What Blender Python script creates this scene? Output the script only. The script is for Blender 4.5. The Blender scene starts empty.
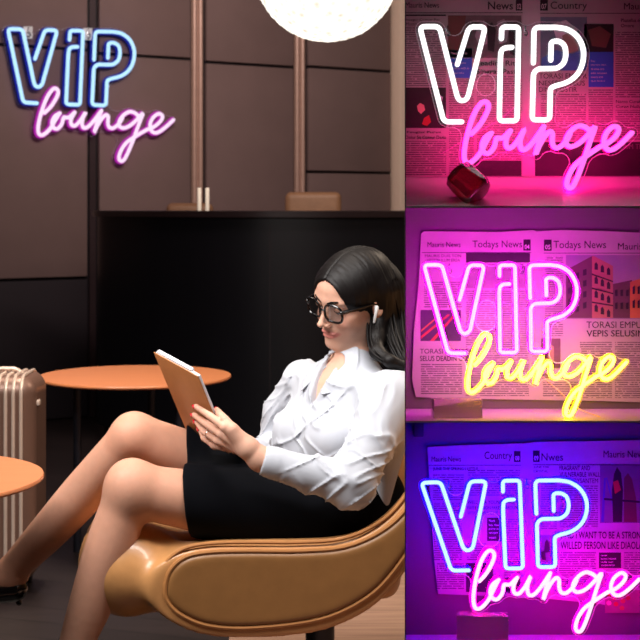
import bpy, bmesh, math, random
import numpy as np
from mathutils import Vector, Matrix
random.seed(7); rng = np.random.RandomState(5)
S = bpy.context.scene
COL = S.collection
F = 1500.0; CX = 320.0; HY = 205.0; CZ = 1.2
def P(px, py, d):                       # point at picture direction px,py and distance d from the camera
    return np.array([(px-CX)/F*d, d, CZ-(py-HY)/F*d])

# ---------------------------------------------------------------- materials
def lin(c):
    c = c/255.0
    return c/12.92 if c <= 0.04045 else ((c+0.055)/1.055)**2.4
def rgb(t): return (lin(t[0]), lin(t[1]), lin(t[2]), 1)
def mat(name, col, rough=.5, metal=0, var=.08, scale=(20, 20, 20), bump=0, bdist=.002, coat=0, spec=.5, col2=None, attr=False, trans=0, sheen=0, sss=0, emit=None, detail=3):
    m = bpy.data.materials.new(name); m.use_nodes = True
    nt = m.node_tree; N = nt.nodes; L = nt.links
    b = N['Principled BSDF']
    tc = N.new('ShaderNodeTexCoord'); mp = N.new('ShaderNodeMapping'); nz = N.new('ShaderNodeTexNoise')
    mp.inputs['Scale'].default_value = scale; nz.inputs['Scale'].default_value = 1; nz.inputs['Detail'].default_value = detail
    L.new(tc.outputs['Object'], mp.inputs[0]); L.new(mp.outputs[0], nz.inputs['Vector'])
    mx = N.new('ShaderNodeMix'); mx.data_type = 'RGBA'
    a = rgb(col); c2 = rgb(col2) if col2 else tuple(x*(1-var*3) for x in a[:3])+(1,)
    mx.inputs[6].default_value = tuple(min(1, x*(1+var)) for x in a[:3])+(1,) if not col2 else a
    mx.inputs[7].default_value = c2
    L.new(nz.outputs['Fac'], mx.inputs[0])
    out = mx.outputs[2]
    if attr:
        at = N.new('ShaderNodeAttribute'); at.attribute_name = 'Tint'
        m2 = N.new('ShaderNodeMix'); m2.data_type = 'RGBA'; m2.blend_type = 'MULTIPLY'; m2.inputs[0].default_value = 1
        L.new(out, m2.inputs[6]); L.new(at.outputs['Color'], m2.inputs[7]); out = m2.outputs[2]
    L.new(out, b.inputs['Base Color'])
    b.inputs['Roughness'].default_value = rough; b.inputs['Metallic'].default_value = metal
    b.inputs['Coat Weight'].default_value = coat; b.inputs['Specular IOR Level'].default_value = spec
    b.inputs['Transmission Weight'].default_value = trans
    b.inputs['Sheen Weight'].default_value = sheen
    if sss:
        b.inputs['Subsurface Weight'].default_value = sss; b.inputs['Subsurface Radius'].default_value = (.012, .005, .003)
    if emit:
        b.inputs['Emission Color'].default_value = emit[0]+(1,); b.inputs['Emission Strength'].default_value = emit[1]
    if bump:
        bp = N.new('ShaderNodeBump'); bp.inputs['Strength'].default_value = bump; bp.inputs['Distance'].default_value = bdist
        L.new(nz.outputs['Fac'], bp.inputs['Height']); L.new(bp.outputs[0], b.inputs['Normal'])
    return m
def glow(name, col, strength):
    m = bpy.data.materials.new(name); m.use_nodes = True; nt = m.node_tree; N = nt.nodes
    for n in list(N): N.remove(n)
    o = N.new('ShaderNodeOutputMaterial'); e = N.new('ShaderNodeEmission')
    tc = N.new('ShaderNodeTexCoord'); nz = N.new('ShaderNodeTexNoise'); nz.inputs['Scale'].default_value = 60
    mr = N.new('ShaderNodeMapRange'); mr.inputs[3].default_value = strength*.92; mr.inputs[4].default_value = strength*1.08
    nt.links.new(tc.outputs['Object'], nz.inputs['Vector']); nt.links.new(nz.outputs['Fac'], mr.inputs[0]); nt.links.new(mr.outputs[0], e.inputs[1])
    e.inputs[0].default_value = tuple(col)+(1,)
    nt.links.new(e.outputs[0], o.inputs[0]); return m
def clear(name, tint=(1, 1, 1), gl=.06, rough=.05):
    m = bpy.data.materials.new(name); m.use_nodes = True; nt = m.node_tree; N = nt.nodes
    for n in list(N): N.remove(n)
    o = N.new('ShaderNodeOutputMaterial'); t = N.new('ShaderNodeBsdfTransparent'); g = N.new('ShaderNodeBsdfGlossy'); x = N.new('ShaderNodeMixShader')
    nz = N.new('ShaderNodeTexNoise'); nz.inputs['Scale'].default_value = 4
    mr = N.new('ShaderNodeMapRange'); mr.inputs[3].default_value = gl*.8; mr.inputs[4].default_value = gl*1.2
    nt.links.new(nz.outputs['Fac'], mr.inputs[0]); nt.links.new(mr.outputs[0], x.inputs[0])
    t.inputs[0].default_value = tuple(tint)+(1,); g.inputs['Roughness'].default_value = rough
    nt.links.new(t.outputs[0], x.inputs[1]); nt.links.new(g.outputs[0], x.inputs[2]); nt.links.new(x.outputs[0], o.inputs[0])
    return m

# ---------------------------------------------------------------- object helpers
def woff(o):
    t = np.zeros(3)
    while o is not None: t += np.array(o.location); o = o.parent
    return t
def link(name, me, m=None, parent=None, smooth=True):
    o = bpy.data.objects.new(name, me); COL.objects.link(o)
    if m is not None:
        for q in (m if isinstance(m, (list, tuple)) else [m]): me.materials.append(q)
    if parent is not None: o.parent = parent
    if smooth and len(me.polygons): me.polygons.foreach_set('use_smooth', [True]*len(me.polygons))
    return o
def mesh(name, V, Fc, m=None, parent=None, smooth=True):
    me = bpy.data.meshes.new(name)
    V = np.asarray(V, float)
    if parent is not None: V = V-woff(parent)
    me.from_pydata([tuple(v) for v in V], [], [tuple(int(i) for i in f) for f in Fc]); me.update()
    return link(name, me, m, parent, smooth)
def bigmesh(name, V, Q, m=None, parent=None):
    me = bpy.data.meshes.new(name)
    V = np.asarray(V, np.float32)
    if parent is not None: V = V-woff(parent).astype(np.float32)
    me.vertices.add(len(V)); me.vertices.foreach_set('co', V.astype(np.float32).ravel())
    me.loops.add(4*len(Q)); me.loops.foreach_set('vertex_index', Q.astype(np.int32).ravel())
    me.polygons.add(len(Q)); me.polygons.foreach_set('loop_start', np.arange(0, 4*len(Q), 4, dtype=np.int32))
    me.update(calc_edges=True); me.validate()
    return link(name, me, m, parent, True)
def thing(name, label, cat, loc=(0, 0, 0), group=None):
    o = bpy.data.objects.new(name, None); COL.objects.link(o); o.location = tuple(float(q) for q in loc); o.empty_display_size = .05
    o['label'] = label; o['category'] = cat
    if group: o['group'] = group
    return o
def tag(o, label, cat, group=None):
    o['label'] = label; o['category'] = cat
    if group: o['group'] = group
    return o
def struct(o): o['kind'] = 'structure'; return o
class MB:
    def __init__(s): s.V = []; s.F = []
    def add(s, V, Fc):
        n = len(s.V); s.V += [tuple(map(float, v)) for v in V]; s.F += [tuple(i+n for i in f) for f in Fc]; return s
    def box(s, c, h, R=None):            # centre, half sizes
        v = np.array([(x, y, z) for x in (-1, 1) for y in (-1, 1) for z in (-1, 1)], float)*np.array(h)
        if R is not None: v = v@np.array(R).T
        return s.add(v+np.array(c), [(0, 1, 3, 2), (4, 6, 7, 5), (0, 4, 5, 1), (2, 3, 7, 6), (0, 2, 6, 4), (1, 5, 7, 3)])
    def quad(s, a, b, c, d): return s.add([a, b, c, d], [(0, 1, 2, 3)])
    def lathe(s, prof, c, n=32, axis=None):
        c = np.array(c, float); V = []; Fc = []
        for r, z in prof:
            for k in range(n):
                t = 2*math.pi*k/n; V.append((r*math.cos(t), r*math.sin(t), z))
        V = np.array(V)
        if axis is not None:
            q = Vector((0, 0, 1)).rotation_difference(Vector(axis)).to_matrix(); V = V@np.array(q).T
        for i in range(len(prof)-1):
            for k in range(n):
                a = i*n+k; b = i*n+(k+1) % n; Fc.append((a, b, b+n, a+n))
        Fc.append(tuple(range(n-1, -1, -1))); Fc.append(tuple((len(prof)-1)*n+k for k in range(n)))
        return s.add(V+c, Fc)
    def tube(s, pts, r, n=10, cap=True, closed=False, squash=None):
        pts = np.array(pts, float); m = len(pts); rr = np.ones(m)*r if np.isscalar(r) else np.array(r)
        if cap and not closed:            # rounded ends
            d0 = pts[0]-pts[1]; d0 /= np.linalg.norm(d0); d1 = pts[-1]-pts[-2]; d1 /= np.linalg.norm(d1)
            pts = np.vstack([pts[0]+d0*rr[0]*.95, pts[0]+d0*rr[0]*.6, pts, pts[-1]+d1*rr[-1]*.6, pts[-1]+d1*rr[-1]*.95])
            rr = np.concatenate([[rr[0]*.3, rr[0]*.8], rr, [rr[-1]*.8, rr[-1]*.3]]); m += 4
        T = np.gradient(pts, axis=0) if not closed else np.roll(pts, -1, 0)-np.roll(pts, 1, 0)
        T /= np.maximum(np.linalg.norm(T, axis=1)[:, None], 1e-9)
        u = np.cross(T[0], (0, 0, 1.)); 
        if np.linalg.norm(u) < .1: u = np.cross(T[0], (0, 1., 0))
        V = []
        for i in range(m):
            u = u-T[i]*np.dot(u, T[i]); u /= np.linalg.norm(u); w = np.cross(T[i], u)
            for k in range(n):
                a = 2*math.pi*k/n; o = (u*math.cos(a)+w*math.sin(a))*rr[i]
                if squash is not None: o = o-np.array(squash[0])*np.dot(o, squash[0])*(1-squash[1])
                V.append(pts[i]+o)
        Fc = []
        for i in range(m if closed else m-1):
            j = (i+1) % m
            for k in range(n):
                k2 = (k+1) % n; Fc.append((i*n+k, i*n+k2, j*n+k2, j*n+k))
        if not closed: Fc.append(tuple(range(n-1, -1, -1))); Fc.append(tuple((m-1)*n+k for k in range(n)))
        return s.add(V, Fc)
    def prism(s, poly, d0, d1):          # polygon of points extruded by adding vectors d0 / d1
        n = len(poly); A = [np.array(p)+d0 for p in poly]; B = [np.array(p)+d1 for p in poly]
        return s.add(A+B, [tuple(range(n)), tuple(range(2*n-1, n-1, -1))]+[(i, i+n, (i+1) % n+n, (i+1) % n) for i in range(n)])
    def build(s, name, m=None, parent=None, smooth=False, bevel=0, seg=2, sharp=40, sub=0):
        o = mesh(name, s.V, s.F, m, parent, smooth)
        bm = bmesh.new(); bm.from_mesh(o.data); bmesh.ops.recalc_face_normals(bm, faces=bm.faces)
        if bevel: bmesh.ops.bevel(bm, geom=[e for e in bm.edges if len(e.link_faces) == 2 and e.calc_face_angle(0) > .5], offset=bevel, segments=seg, affect='EDGES', profile=.5)
        if smooth or bevel:
            for f in bm.faces: f.smooth = True
            for e in bm.edges: e.smooth = not (len(e.link_faces) == 2 and e.calc_face_angle(0) > math.radians(sharp))
        bm.to_mesh(o.data); bm.free()
        return o
def catmull(pts, n=8, closed=False):
    pts = np.array(pts, float); out = []
    m = len(pts)
    for i in range(m if closed else m-1):
        p1 = pts[i]; p2 = pts[(i+1) % m]
        p0 = pts[i-1] if (i > 0 or closed) else 2*p1-p2
        p3 = pts[(i+2) % m] if (i+2 < m or closed) else 2*p2-p1
        for k in range(n):
            t = k/n; out.append(.5*((2*p1)+(p2-p0)*t+(2*p0-5*p1+4*p2-p3)*t*t+(3*p1-p0-3*p2+p3)*t**3))
    if not closed: out.append(pts[-1])
    return np.array(out)
def fillet(pts, r, n=5):
    pts = [np.array(p, float) for p in pts]; out = [pts[0]]
    for i in range(1, len(pts)-1):
        a, b, c = pts[i-1], pts[i], pts[i+1]; u = a-b; v = c-b; lu = np.linalg.norm(u); lv = np.linalg.norm(v)
        q = min(r, lu*.49, lv*.49); A = b+u/lu*q; B = b+v/lv*q
        for k in range(n+1):
            t = k/n; out.append((1-t)**2*A+2*t*(1-t)*b+t*t*B)
    out.append(pts[-1]); return np.array(out)
def resample(pts, step):
    pts = np.array(pts); d = np.r_[0, np.cumsum(np.linalg.norm(np.diff(pts, axis=0), axis=1))]
    n = max(3, int(d[-1]/step)); s = np.linspace(0, d[-1], n)
    return np.stack([np.interp(s, d, pts[:, k]) for k in range(pts.shape[1])], 1)

# ---------------------------------------------------------------- distance-field modelling
def sseg(p, a, b, ra, rb):
    a = np.array(a, np.float32); b = np.array(b, np.float32); ab = b-a
    t = np.clip(((p-a)@ab)/np.float32(ab@ab+1e-12), 0, 1)
    q = p-a-t[:, None]*ab
    return np.sqrt((q*q).sum(1))-(ra+(rb-ra)*t)
def sell(p, c, r, R=None):
    q = p-np.array(c, np.float32)
    if R is not None: q = q@np.array(R, np.float32)     # columns of R are the axes
    r = np.array(r, np.float32); k0 = np.sqrt(((q/r)**2).sum(1)); k1 = np.sqrt(((q/(r*r))**2).sum(1))
    return k0*(k0-1)/np.maximum(k1, 1e-6)
def smin(a, b, k):
    h = np.clip(.5+.5*(b-a)/k, 0, 1); return b+(a-b)*h-k*h*(1-h)
def smax(a, b, k): return -smin(-a, -b, k)
def poly2(p, poly):                       # signed distance to polygon, p Nx2
    v = np.array(poly, np.float32); n = len(v); d = np.full(len(p), 1e9, np.float32); s = np.ones(len(p), np.float32)
    for i in range(n):
        a = v[i]; b = v[i-1]; e = b-a; w = p-a
        t = np.clip((w@e)/max(e@e, 1e-12), 0, 1); q = w-t[:, None]*e
        d = np.minimum(d, (q*q).sum(1))
        c1 = p[:, 1] >= a[1]; c2 = p[:, 1] < b[1]; c3 = e[0]*w[:, 1] > e[1]*w[:, 0]
        s = np.where((c1 & c2 & c3) | (~c1 & ~c2 & ~c3), -s, s)
    return s*np.sqrt(d)
def vnoise(p, seed=0):                    # smooth value noise in 3D, about -1..1
    r = np.random.RandomState(seed); T = r.uniform(-1, 1, 4096).astype(np.float32)
    i = np.floor(p).astype(np.int64); f = (p-i).astype(np.float32); f = f*f*(3-2*f); o = np.zeros(len(p), np.float32)
    for dx in (0, 1):
        for dy in (0, 1):
            for dz in (0, 1):
                h = ((i[:, 0]+dx)*73856093 ^ (i[:, 1]+dy)*19349663 ^ (i[:, 2]+dz)*83492791) & 4095
                w = (f[:, 0] if dx else 1-f[:, 0])*(f[:, 1] if dy else 1-f[:, 1])*(f[:, 2] if dz else 1-f[:, 2])
                o += w*T[h]
    return o
def nets(fn, lo, hi, h):
    lo = np.array(lo, float); hi = np.array(hi, float); n = np.ceil((hi-lo)/h).astype(int)+1
    ax = [(lo[k]+np.arange(n[k])*h).astype(np.float32) for k in range(3)]
    f = np.empty(n, np.float32); step = max(1, int(600000/(n[1]*n[2])))
    for i in range(0, n[0], step):
        X, Y, Z = np.meshgrid(ax[0][i:i+step], ax[1], ax[2], indexing='ij')
        f[i:i+step] = fn(np.stack([X.ravel(), Y.ravel(), Z.ravel()], 1)).reshape(X.shape)
    f[0] = f[-1] = 1e-3; f[:, 0] = f[:, -1] = 1e-3; f[:, :, 0] = f[:, :, -1] = 1e-3
    g = f < 0; m = n-1
    cnt = np.zeros(m, np.int8); off = [(a, b, c) for a in (0, 1) for b in (0, 1) for c in (0, 1)]
    sl = lambda A, o: A[o[0]:o[0]+m[0], o[1]:o[1]+m[1], o[2]:o[2]+m[2]]
    for o in off: cnt += sl(g, o)
    idx = np.argwhere((cnt > 0) & (cnt < 8)); vid = np.full(m, -1, np.int64); vid[tuple(idx.T)] = np.arange(len(idx))
    acc = np.zeros((len(idx), 3)); num = np.zeros(len(idx))
    for o in off:
        for k in range(3):
            if o[k]: continue
            q = list(o); q[k] = 1; fa = f[tuple((idx+o).T)]; fb = f[tuple((idx+q).T)]; c = (fa < 0) != (fb < 0)
            t = np.where(c, fa/np.where(c, fa-fb, 1), 0); pt = np.tile(np.array(o, float), (len(idx), 1)); pt[:, k] = t
            acc += pt*c[:, None]; num += c
    V = lo+(idx+acc/num[:, None])*h
    Q = []
    for k in range(3):
        s0 = [slice(1, n[j]-1) for j in range(3)]; s0[k] = slice(0, n[k]-1); s1 = list(s0); s1[k] = slice(1, n[k])
        a = g[tuple(s0)]; b = g[tuple(s1)]; u, v = (k+1) % 3, (k+2) % 3
        for cond, rev in ((a & ~b, False), (~a & b, True)):
            e = np.argwhere(cond); 
            for j in range(3):
                if j != k: e[:, j] += 1
            if not len(e): continue
            def at(du, dv):
                w = e.copy(); w[:, u] -= du; w[:, v] -= dv; return vid[tuple(w.T)]
            q = np.stack([at(1, 1), at(0, 1), at(0, 0), at(1, 0)], 1)
            Q.append(q[:, ::-1] if rev else q)
    return V.astype(np.float32), np.concatenate(Q)
def merge(parts):
    V = []; Q = []; n = 0
    for v, q in parts: V.append(v); Q.append(q+n); n += len(v)
    return np.concatenate(V), np.concatenate(Q)
# ================================================================ the lounge room
WU = np.array([2.2, 1.5, 0]); WU /= np.linalg.norm(WU); W0 = np.array([-1.75, 8.2, 0]); WN = np.array([WU[1], -WU[0], 0])
def wallpt(px, py, off=0):
    o = W0+WN*off; k = (px-CX)/F          # X = k*Y on the ray
    a = (k*o[1]-o[0])/(WU[0]-k*WU[1]); p = o+WU*a
    return np.array([p[0], p[1], CZ-(py-HY)/F*p[1]])
m_panel = mat('panel_fabric', (122, 98, 96), .75, var=.05, scale=(6, 6, 6), bump=.15, spec=.3)
m_groove = mat('dark_groove', (26, 18, 24), .5, spec=.3)
m_metal = mat('bronze_strip', (196, 158, 144), .4, metal=.2, var=.05, scale=(2, 2, 40))
m_darkstrip = mat('dark_bronze_strip', (62, 46, 50), .4, metal=.3)
m_beige = mat('beige_plaster', (238, 208, 188), .8, var=.02)
m_counter = mat('counter_black_veneer', (17, 16, 22), .38, var=.1, scale=(60, 60, 2), spec=.35)
m_countertop = mat('counter_top', (40, 28, 30), .3, var=.1, spec=.5)
def floor_mat(name, c1, c2, gap, rough, pw, ang):
    m = mat(name, c1, rough, var=.1, scale=(2, 40, 2), col2=c2, detail=6)
    nt = m.node_tree; N = nt.nodes; L = nt.links; b = N['Principled BSDF']
    tc = N.new('ShaderNodeTexCoord'); mp = N.new('ShaderNodeMapping'); mp.inputs['Rotation'].default_value = (0, 0, ang)
    br = N.new('ShaderNodeTexBrick'); br.inputs['Scale'].default_value = 1; br.inputs['Brick Width'].default_value = 1.4; br.inputs['Row Height'].default_value = pw
    br.inputs['Mortar Size'].default_value = .004; br.inputs['Color1'].default_value = (1, 1, 1, 1); br.inputs['Color2'].default_value = (.7, .7, .7, 1); br.inputs['Mortar'].default_value = (gap, gap, gap, 1)
    L.new(tc.outputs['Object'], mp.inputs[0]); L.new(mp.outputs[0], br.inputs['Vector'])
    for n in N:
        if n.type == 'MAPPING' and n != mp: n.inputs['Rotation'].default_value = (0, 0, ang)
    src = b.inputs['Base Color'].links[0].from_socket
    mx = N.new('ShaderNodeMix'); mx.data_type = 'RGBA'; mx.blend_type = 'MULTIPLY'; mx.inputs[0].default_value = 1
    L.new(src, mx.inputs[6]); L.new(br.outputs[0], mx.inputs[7]); L.new(mx.outputs[2], b.inputs['Base Color'])
    return m
m_floor = floor_mat('dark_plank_floor', (44, 33, 32), (26, 19, 19), .3, .45, .14, .35)
m_ceil = mat('ceiling_paint', (70, 58, 54), .9, var=.03)
struct(MB().box((0, 5, -.05), (5, 6.5, .05)).build('floor', m_floor))
struct(MB().box((0, 5, 2.95), (5, 6.5, .05)).build('ceiling', m_ceil))
struct(MB().box((-5.02, 5, 1.45), (.02, 6.5, 1.5)).build('wall_left', m_panel))
struct(MB().box((5.02, 5, 1.45), (.02, 6.5, 1.5)).build('wall_right', m_beige))
struct(MB().box((0, -1.52, 1.45), (5, .02, 1.5)).build('wall_front', m_panel))
# panelled back wall: dark carrier with upholstered panels in rows
w = MB()
def wl(s, z, off=0): return W0+WU*s+WN*off+np.array([0, 0, z])
def s_of(px): p = wallpt(px, 200); return float((p-W0)@WU)
def zat(px, py): return wallpt(px, py)[2]
RW = np.stack([WU, WN, (0, 0, 1)], 1)
w.box(wl(-.2, 1.45, -.05), (3.6, .04, 1.5), RW)
cols = [(-400, 0-190), (-185, -98), (-94, 86), (98, 189), (205, 292), (307, 389)]
zr = [.0, zat(40, 279), zat(40, 47.5), 2.9]
def panel(a, b, z0, z1):
    s0, s1 = s_of(a), s_of(b); w.box(wl((s0+s1)/2, (z0+z1)/2, 0), ((s1-s0)/2, .02, (z1-z0)/2-.008), RW)
for (a, b) in cols:
    rows = [0, zat(40, 279), zat(40, 47.5), 2.9] if b < 200 else [0, zat(350, 172.5), zat(350, 69.5), 2.9]
    if b == 189: rows = [0, zat(150, 57), 2.9]
    if b == 292: rows = [0, zat(250, 65), 2.9]
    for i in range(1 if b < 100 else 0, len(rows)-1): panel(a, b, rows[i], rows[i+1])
struct(w.build('wall_back', m_panel, bevel=.006))
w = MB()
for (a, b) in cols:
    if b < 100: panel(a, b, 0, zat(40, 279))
struct(w.build('wall_back_lower_panels', mat('dark_shaded_panel_fabric', (42, 34, 40), .75, var=.05, scale=(6, 6, 6), spec=.3), bevel=.006))  # lower panels: slightly darker fabric, with the wall's light falloff put into the colour
g = MB(); g.box(wl(-.2, 1.45, -.012), (3.6, .004, 1.5), RW); struct(g.build('trim_1', m_groove))
for i, (a, b) in enumerate([(89.5, 95.5), (191.5, 202.5), (294.5, 304.5)]):
    s0, s1 = s_of(a), s_of(b)
    g = MB(); hw = (s1-s0)/2; g.box(wl((s0+s1)/2, 1.45, -.004), (hw, .006, 1.45), RW)
    if i: 
        for q in (-.55, .55): g.lathe([(hw*.42, 0), (hw*.42, 2.89)], wl((s0+s1)/2+q*hw, 0, .004), 14)
    struct(g.build('trim_%d' % (i+2), m_metal if i else m_darkstrip, smooth=True, sharp=30))
s0, s1 = s_of(391), s_of(409)
struct(MB().box(wl((s0+s1)/2, 1.45, .03), ((s1-s0)/2, .07, 1.45), RW).build('trim_5', m_beige, bevel=.005))
struct(MB().box(wl(s1+1.2, 1.45, -.02), (1.2, .04, 1.45), RW).build('wall_back_right', m_panel))

# curved counter
R0 = thing('curved_counter', 'long dark curved reception counter with slim brown top in front of the panelled wall', 'counter', P(250, 445, 7.2)*np.array([1, 1, 0]))
ctr = [(97, 7.75), (104, 7.6), (140, 7.38), (175, 7.24), (220, 7.12), (270, 7.05), (330, 7.05), (404, 7.15), (480, 7.3)]
cp = catmull([((a-CX)/F*d, d, 0) for a, d in ctr], 8)
def band(z0, z1, grow, thick):
    V = []; Fc = []; T = np.gradient(cp, axis=0); nn = np.stack([T[:, 1], -T[:, 0], 0*T[:, 0]], 1); nn /= np.linalg.norm(nn, axis=1)[:, None]
    for i, p in enumerate(cp):
        a = p+nn[i]*grow; b = p-nn[i]*thick
        V += [(a[0], a[1], z0), (a[0], a[1], z1), (b[0], b[1], z1), (b[0], b[1], z0)]
    for i in range(len(cp)-1):
        for k in range(4): Fc.append((4*i+k, 4*i+(k+1) % 4, 4*i+4+(k+1) % 4, 4*i+4+k))
    n = len(cp)-1; Fc += [(3, 2, 1, 0), (4*n, 4*n+1, 4*n+2, 4*n+3)]
    m = MB(); m.add(V, Fc); return m
zt = CZ-(211-HY)/F*7.05
band(.08, zt-.03, 0, .5).build('counter_body', m_counter, R0, True, sharp=30)
band(zt-.03, zt, .025, .55).build('counter_top', m_countertop, R0, True, sharp=30)
band(0, .08, -.04, .4).build('plinth', m_groove, R0, True, sharp=30)
for px, d in ((270, 7.053),):
    p = P(px, 300, d); MB().box((p[0], p[1], .6), (.004, .004, .5)).build('panel_seam', m_groove, R0)
# chairs behind the counter
m_brown = mat('brown_leather', (150, 108, 78), .55, var=.1, scale=(30, 30, 30), bump=.2)
def back_chair(x0, x1, ytop, d, lab, r=.02):
    c = P((x0+x1)/2, ytop, d); hw = (x1-x0)/2/F*d; z1 = c[2]
    t = thing('lounge_chair', lab, 'chair', (c[0], c[1], 0), 'brown chairs behind the counter')
    a = MB().box((c[0], c[1]+.03, z1-.22), (hw, .045, .22)); o = a.build('backrest', m_brown, t, bevel=.035, seg=4)
    MB().box((c[0], c[1]-.22, z1-.46), (hw, .24, .05)).build('seat', m_brown, t, bevel=.03, seg=3)
    for sx in (-1, 1):
        for sy in (-.4, 0): MB().lathe([(.015, 0), (.018, z1-.5)], (c[0]+sx*hw*.8, c[1]+sy, 0), 10).build('leg', m_groove, t)
back_chair(285, 341.5, 192, 8.35, 'brown leather chair back rising behind the counter, near the beige column')
back_chair(166, 213, 203, 8.65, 'brown leather chair back barely showing above the counter beside white candles')
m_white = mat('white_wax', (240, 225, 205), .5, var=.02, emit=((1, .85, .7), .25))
for i, x in enumerate((199.3, 207.3)):
    p = P(x, 211, 7.3); zb = zt
    t = thing('pillar_candle', ['slim white candle on the counter, left one of the pair', 'slim white candle on the counter, right one of the pair'][i], 'candle', (p[0], p[1], zb), 'white candles on the counter')
    MB().lathe([(.0085, 0), (.0095, .004), (.0095, .108), (.008, .112), (.004, .110)], (p[0], p[1], zb), 16).build('wax', m_white, t, True, sharp=60)
    MB().tube([(p[0], p[1], zb+.108), (p[0], p[1], zb+.118)], .0008, 6).build('wick', m_groove, t)
# pendant
m_glob = bpy.data.materials.new('paper_globe_glow'); m_glob.use_nodes = True
nt = m_glob.node_tree; N = nt.nodes
for n in list(N): N.remove(n)
o_ = N.new('ShaderNodeOutputMaterial'); e_ = N.new('ShaderNodeEmission'); tc = N.new('ShaderNodeTexCoord'); vo = N.new('ShaderNodeTexVoronoi'); vo.inputs['Scale'].default_value = 32
cr = N.new('ShaderNodeValToRGB'); cr.color_ramp.elements[0].color = (1, .84, .66, 1); cr.color_ramp.elements[0].position = 0; cr.color_ramp.elements[1].position = .45; cr.color_ramp.elements[1].color = (1, .93, .82, 1)
mr = N.new('ShaderNodeMapRange'); mr.inputs[1].default_value = 0; mr.inputs[2].default_value = .5; mr.inputs[3].default_value = .82; mr.inputs[4].default_value = 1.5
L = nt.links; L.new(tc.outputs['Object'], vo.inputs['Vector']); L.new(vo.outputs['Distance'], cr.inputs[0]); L.new(vo.outputs['Distance'], mr.inputs[0])
L.new(cr.outputs[0], e_.inputs[0]); L.new(mr.outputs[0], e_.inputs[1]); L.new(e_.outputs[0], o_.inputs[0])
gc = P(327, -31.6, 5.1); gr = 73.6/F*5.1
t = thing('pendant_lamp', 'glowing white globe pendant of crumpled petals hanging above the room', 'lamp', gc)
def fglobe(p):
    q = p-gc.astype(np.float32); r = np.sqrt((q*q).sum(1)); u = q/np.maximum(r, 1e-5)[:, None]
    n1 = vnoise(u*16, 1); n2 = vnoise(u*34, 2)
    return r-(gr-.004+.005*np.abs(n1)+.004*np.abs(n2))
V, Q = nets(fglobe, gc-gr-.03, gc+gr+.03, .0075); bigmesh('shade', V, Q, m_glob, t)
MB().tube([gc+(0, 0, gr-.01), (gc[0], gc[1], 2.9)], .004, 8).build('cord', m_groove, t)
MB().lathe([(.06, 2.86), (.06, 2.899)], (gc[0], gc[1], 0), 24).build('ceiling_rose', m_metal, t, bevel=.004)

# side tables
m_orange = mat('orange_wood_top', (214, 132, 84), .4, var=.05, scale=(3, 40, 3), coat=.3)
m_leg = mat('dark_steel', (48, 48, 58), .35, metal=.5)
def side_table(px, d, zt, lab, angs):
    c = np.array([(px-CX)/F*d, d, 0]); t = thing('side_table', lab, 'table', c, 'round orange side tables')
    MB().lathe([(.30, zt-.014), (.327, zt-.012), (.333, zt-.007), (.333, zt-.003), (.331, zt)], c, 96).build('tabletop', m_orange, t, True, sharp=50)
    for a in angs:
        q = c+.2*np.array([math.cos(a), math.sin(a), 0]); MB().lathe([(.014, 0), (.014, zt-.014)], q, 16).build('leg', m_leg, t, True)
    MB().lathe([(.22, zt-.022), (.22, zt-.0145)], c, 40).build('mounting_plate', m_leg, t, True)
R = math.radians
side_table(135, 5.2, .61, 'round orange wooden side table behind the tablet and crossed legs', (R(180), R(80), R(-35)))
side_table(-112, 3.25, .61, 'round orange side table cut by the left edge, before the suitcase', (R(120), R(240), R(0)))

# suitcase
m_shell = mat('champagne_shell', (124, 92, 78), .38, metal=.35, var=.05, scale=(15, 15, 4), spec=.6)
m_rib = mat('champagne_rib', (225, 200, 182), .3, metal=.35, var=.05)
m_trimc = mat('suitcase_grey', (120, 118, 124), .4, metal=.5)
m_black = mat('black_rubber', (14, 14, 16), .5)
sx1 = (34-CX)/F*4.56; sw = .42; sd = .25; z0 = .045; z1 = CZ-(377-HY)/F*4.56
t = thing('suitcase', 'ribbed champagne hard-shell suitcase standing at the left edge', 'suitcase', (sx1-sw/2, 4.68, 0))
def rbox(p, c, h, r):
    q = np.abs(p-np.array(c, np.float32))-np.array(h, np.float32)+r
    return np.sqrt((np.maximum(q, 0)**2).sum(1))+np.minimum(q.max(1), 0)-r
cc = np.array([sx1-sw/2, 4.56+sd/2, (z0+z1)/2]); hh = np.array([sw/2, sd/2, (z1-z0)/2])
V, Q = nets(lambda p: rbox(p, cc, hh, .055), cc-hh-.02, cc+hh+.02, .006); bigmesh('shell', V, Q, m_shell, t)
for k in range(9):
    x = sx1-.040-k*.0235-(.01 if k > 4 else 0)
    y0, y1 = cc[1]-hh[1], cc[1]+hh[1]; r = .055; pts = [(x, y0, z0+.06)]
    for a in np.linspace(0, math.pi/2, 8): pts.append((x, y0+r-r*math.cos(a), z1-r+r*math.sin(a)))
    for a in np.linspace(0, math.pi/2, 8): pts.append((x, y1-r+r*math.sin(a), z1-r+r*math.cos(a)))
    pts.append((x, y1, z0+.06)); pts = np.array(pts)
    if k > 4: pts[0][2] = z0+.06
    if k == 5: continue
    MB().tube(resample(pts, .02), .0058, 8).build('rib', m_rib, t, True)
MB().box((sx1-.185, 4.557, z1-.165), (.03, .006, .09)).build('side_plate', m_shell, t, bevel=.004)
h = MB().tube(fillet([(sx1-.17, 4.56, z1-.13), (sx1-.17, 4.525, z1-.14), (sx1-.17, 4.525, z1-.30), (sx1-.17, 4.56, z1-.31)], .02), .009, 10).build('side_handle', m_trimc, t, True)
MB().tube(fillet([(sx1-.22, 4.68, z1-.003), (sx1-.20, 4.68, z1+.012), (sx1-.08, 4.68, z1+.012), (sx1-.06, 4.68, z1-.003)], .015), .007, 10).build('carry_handle', m_rib, t, True)
MB().box((sx1-.004, 4.62, z1-.085), (.012, .014, .008)).build('latch', m_rib, t, bevel=.003)
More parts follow.
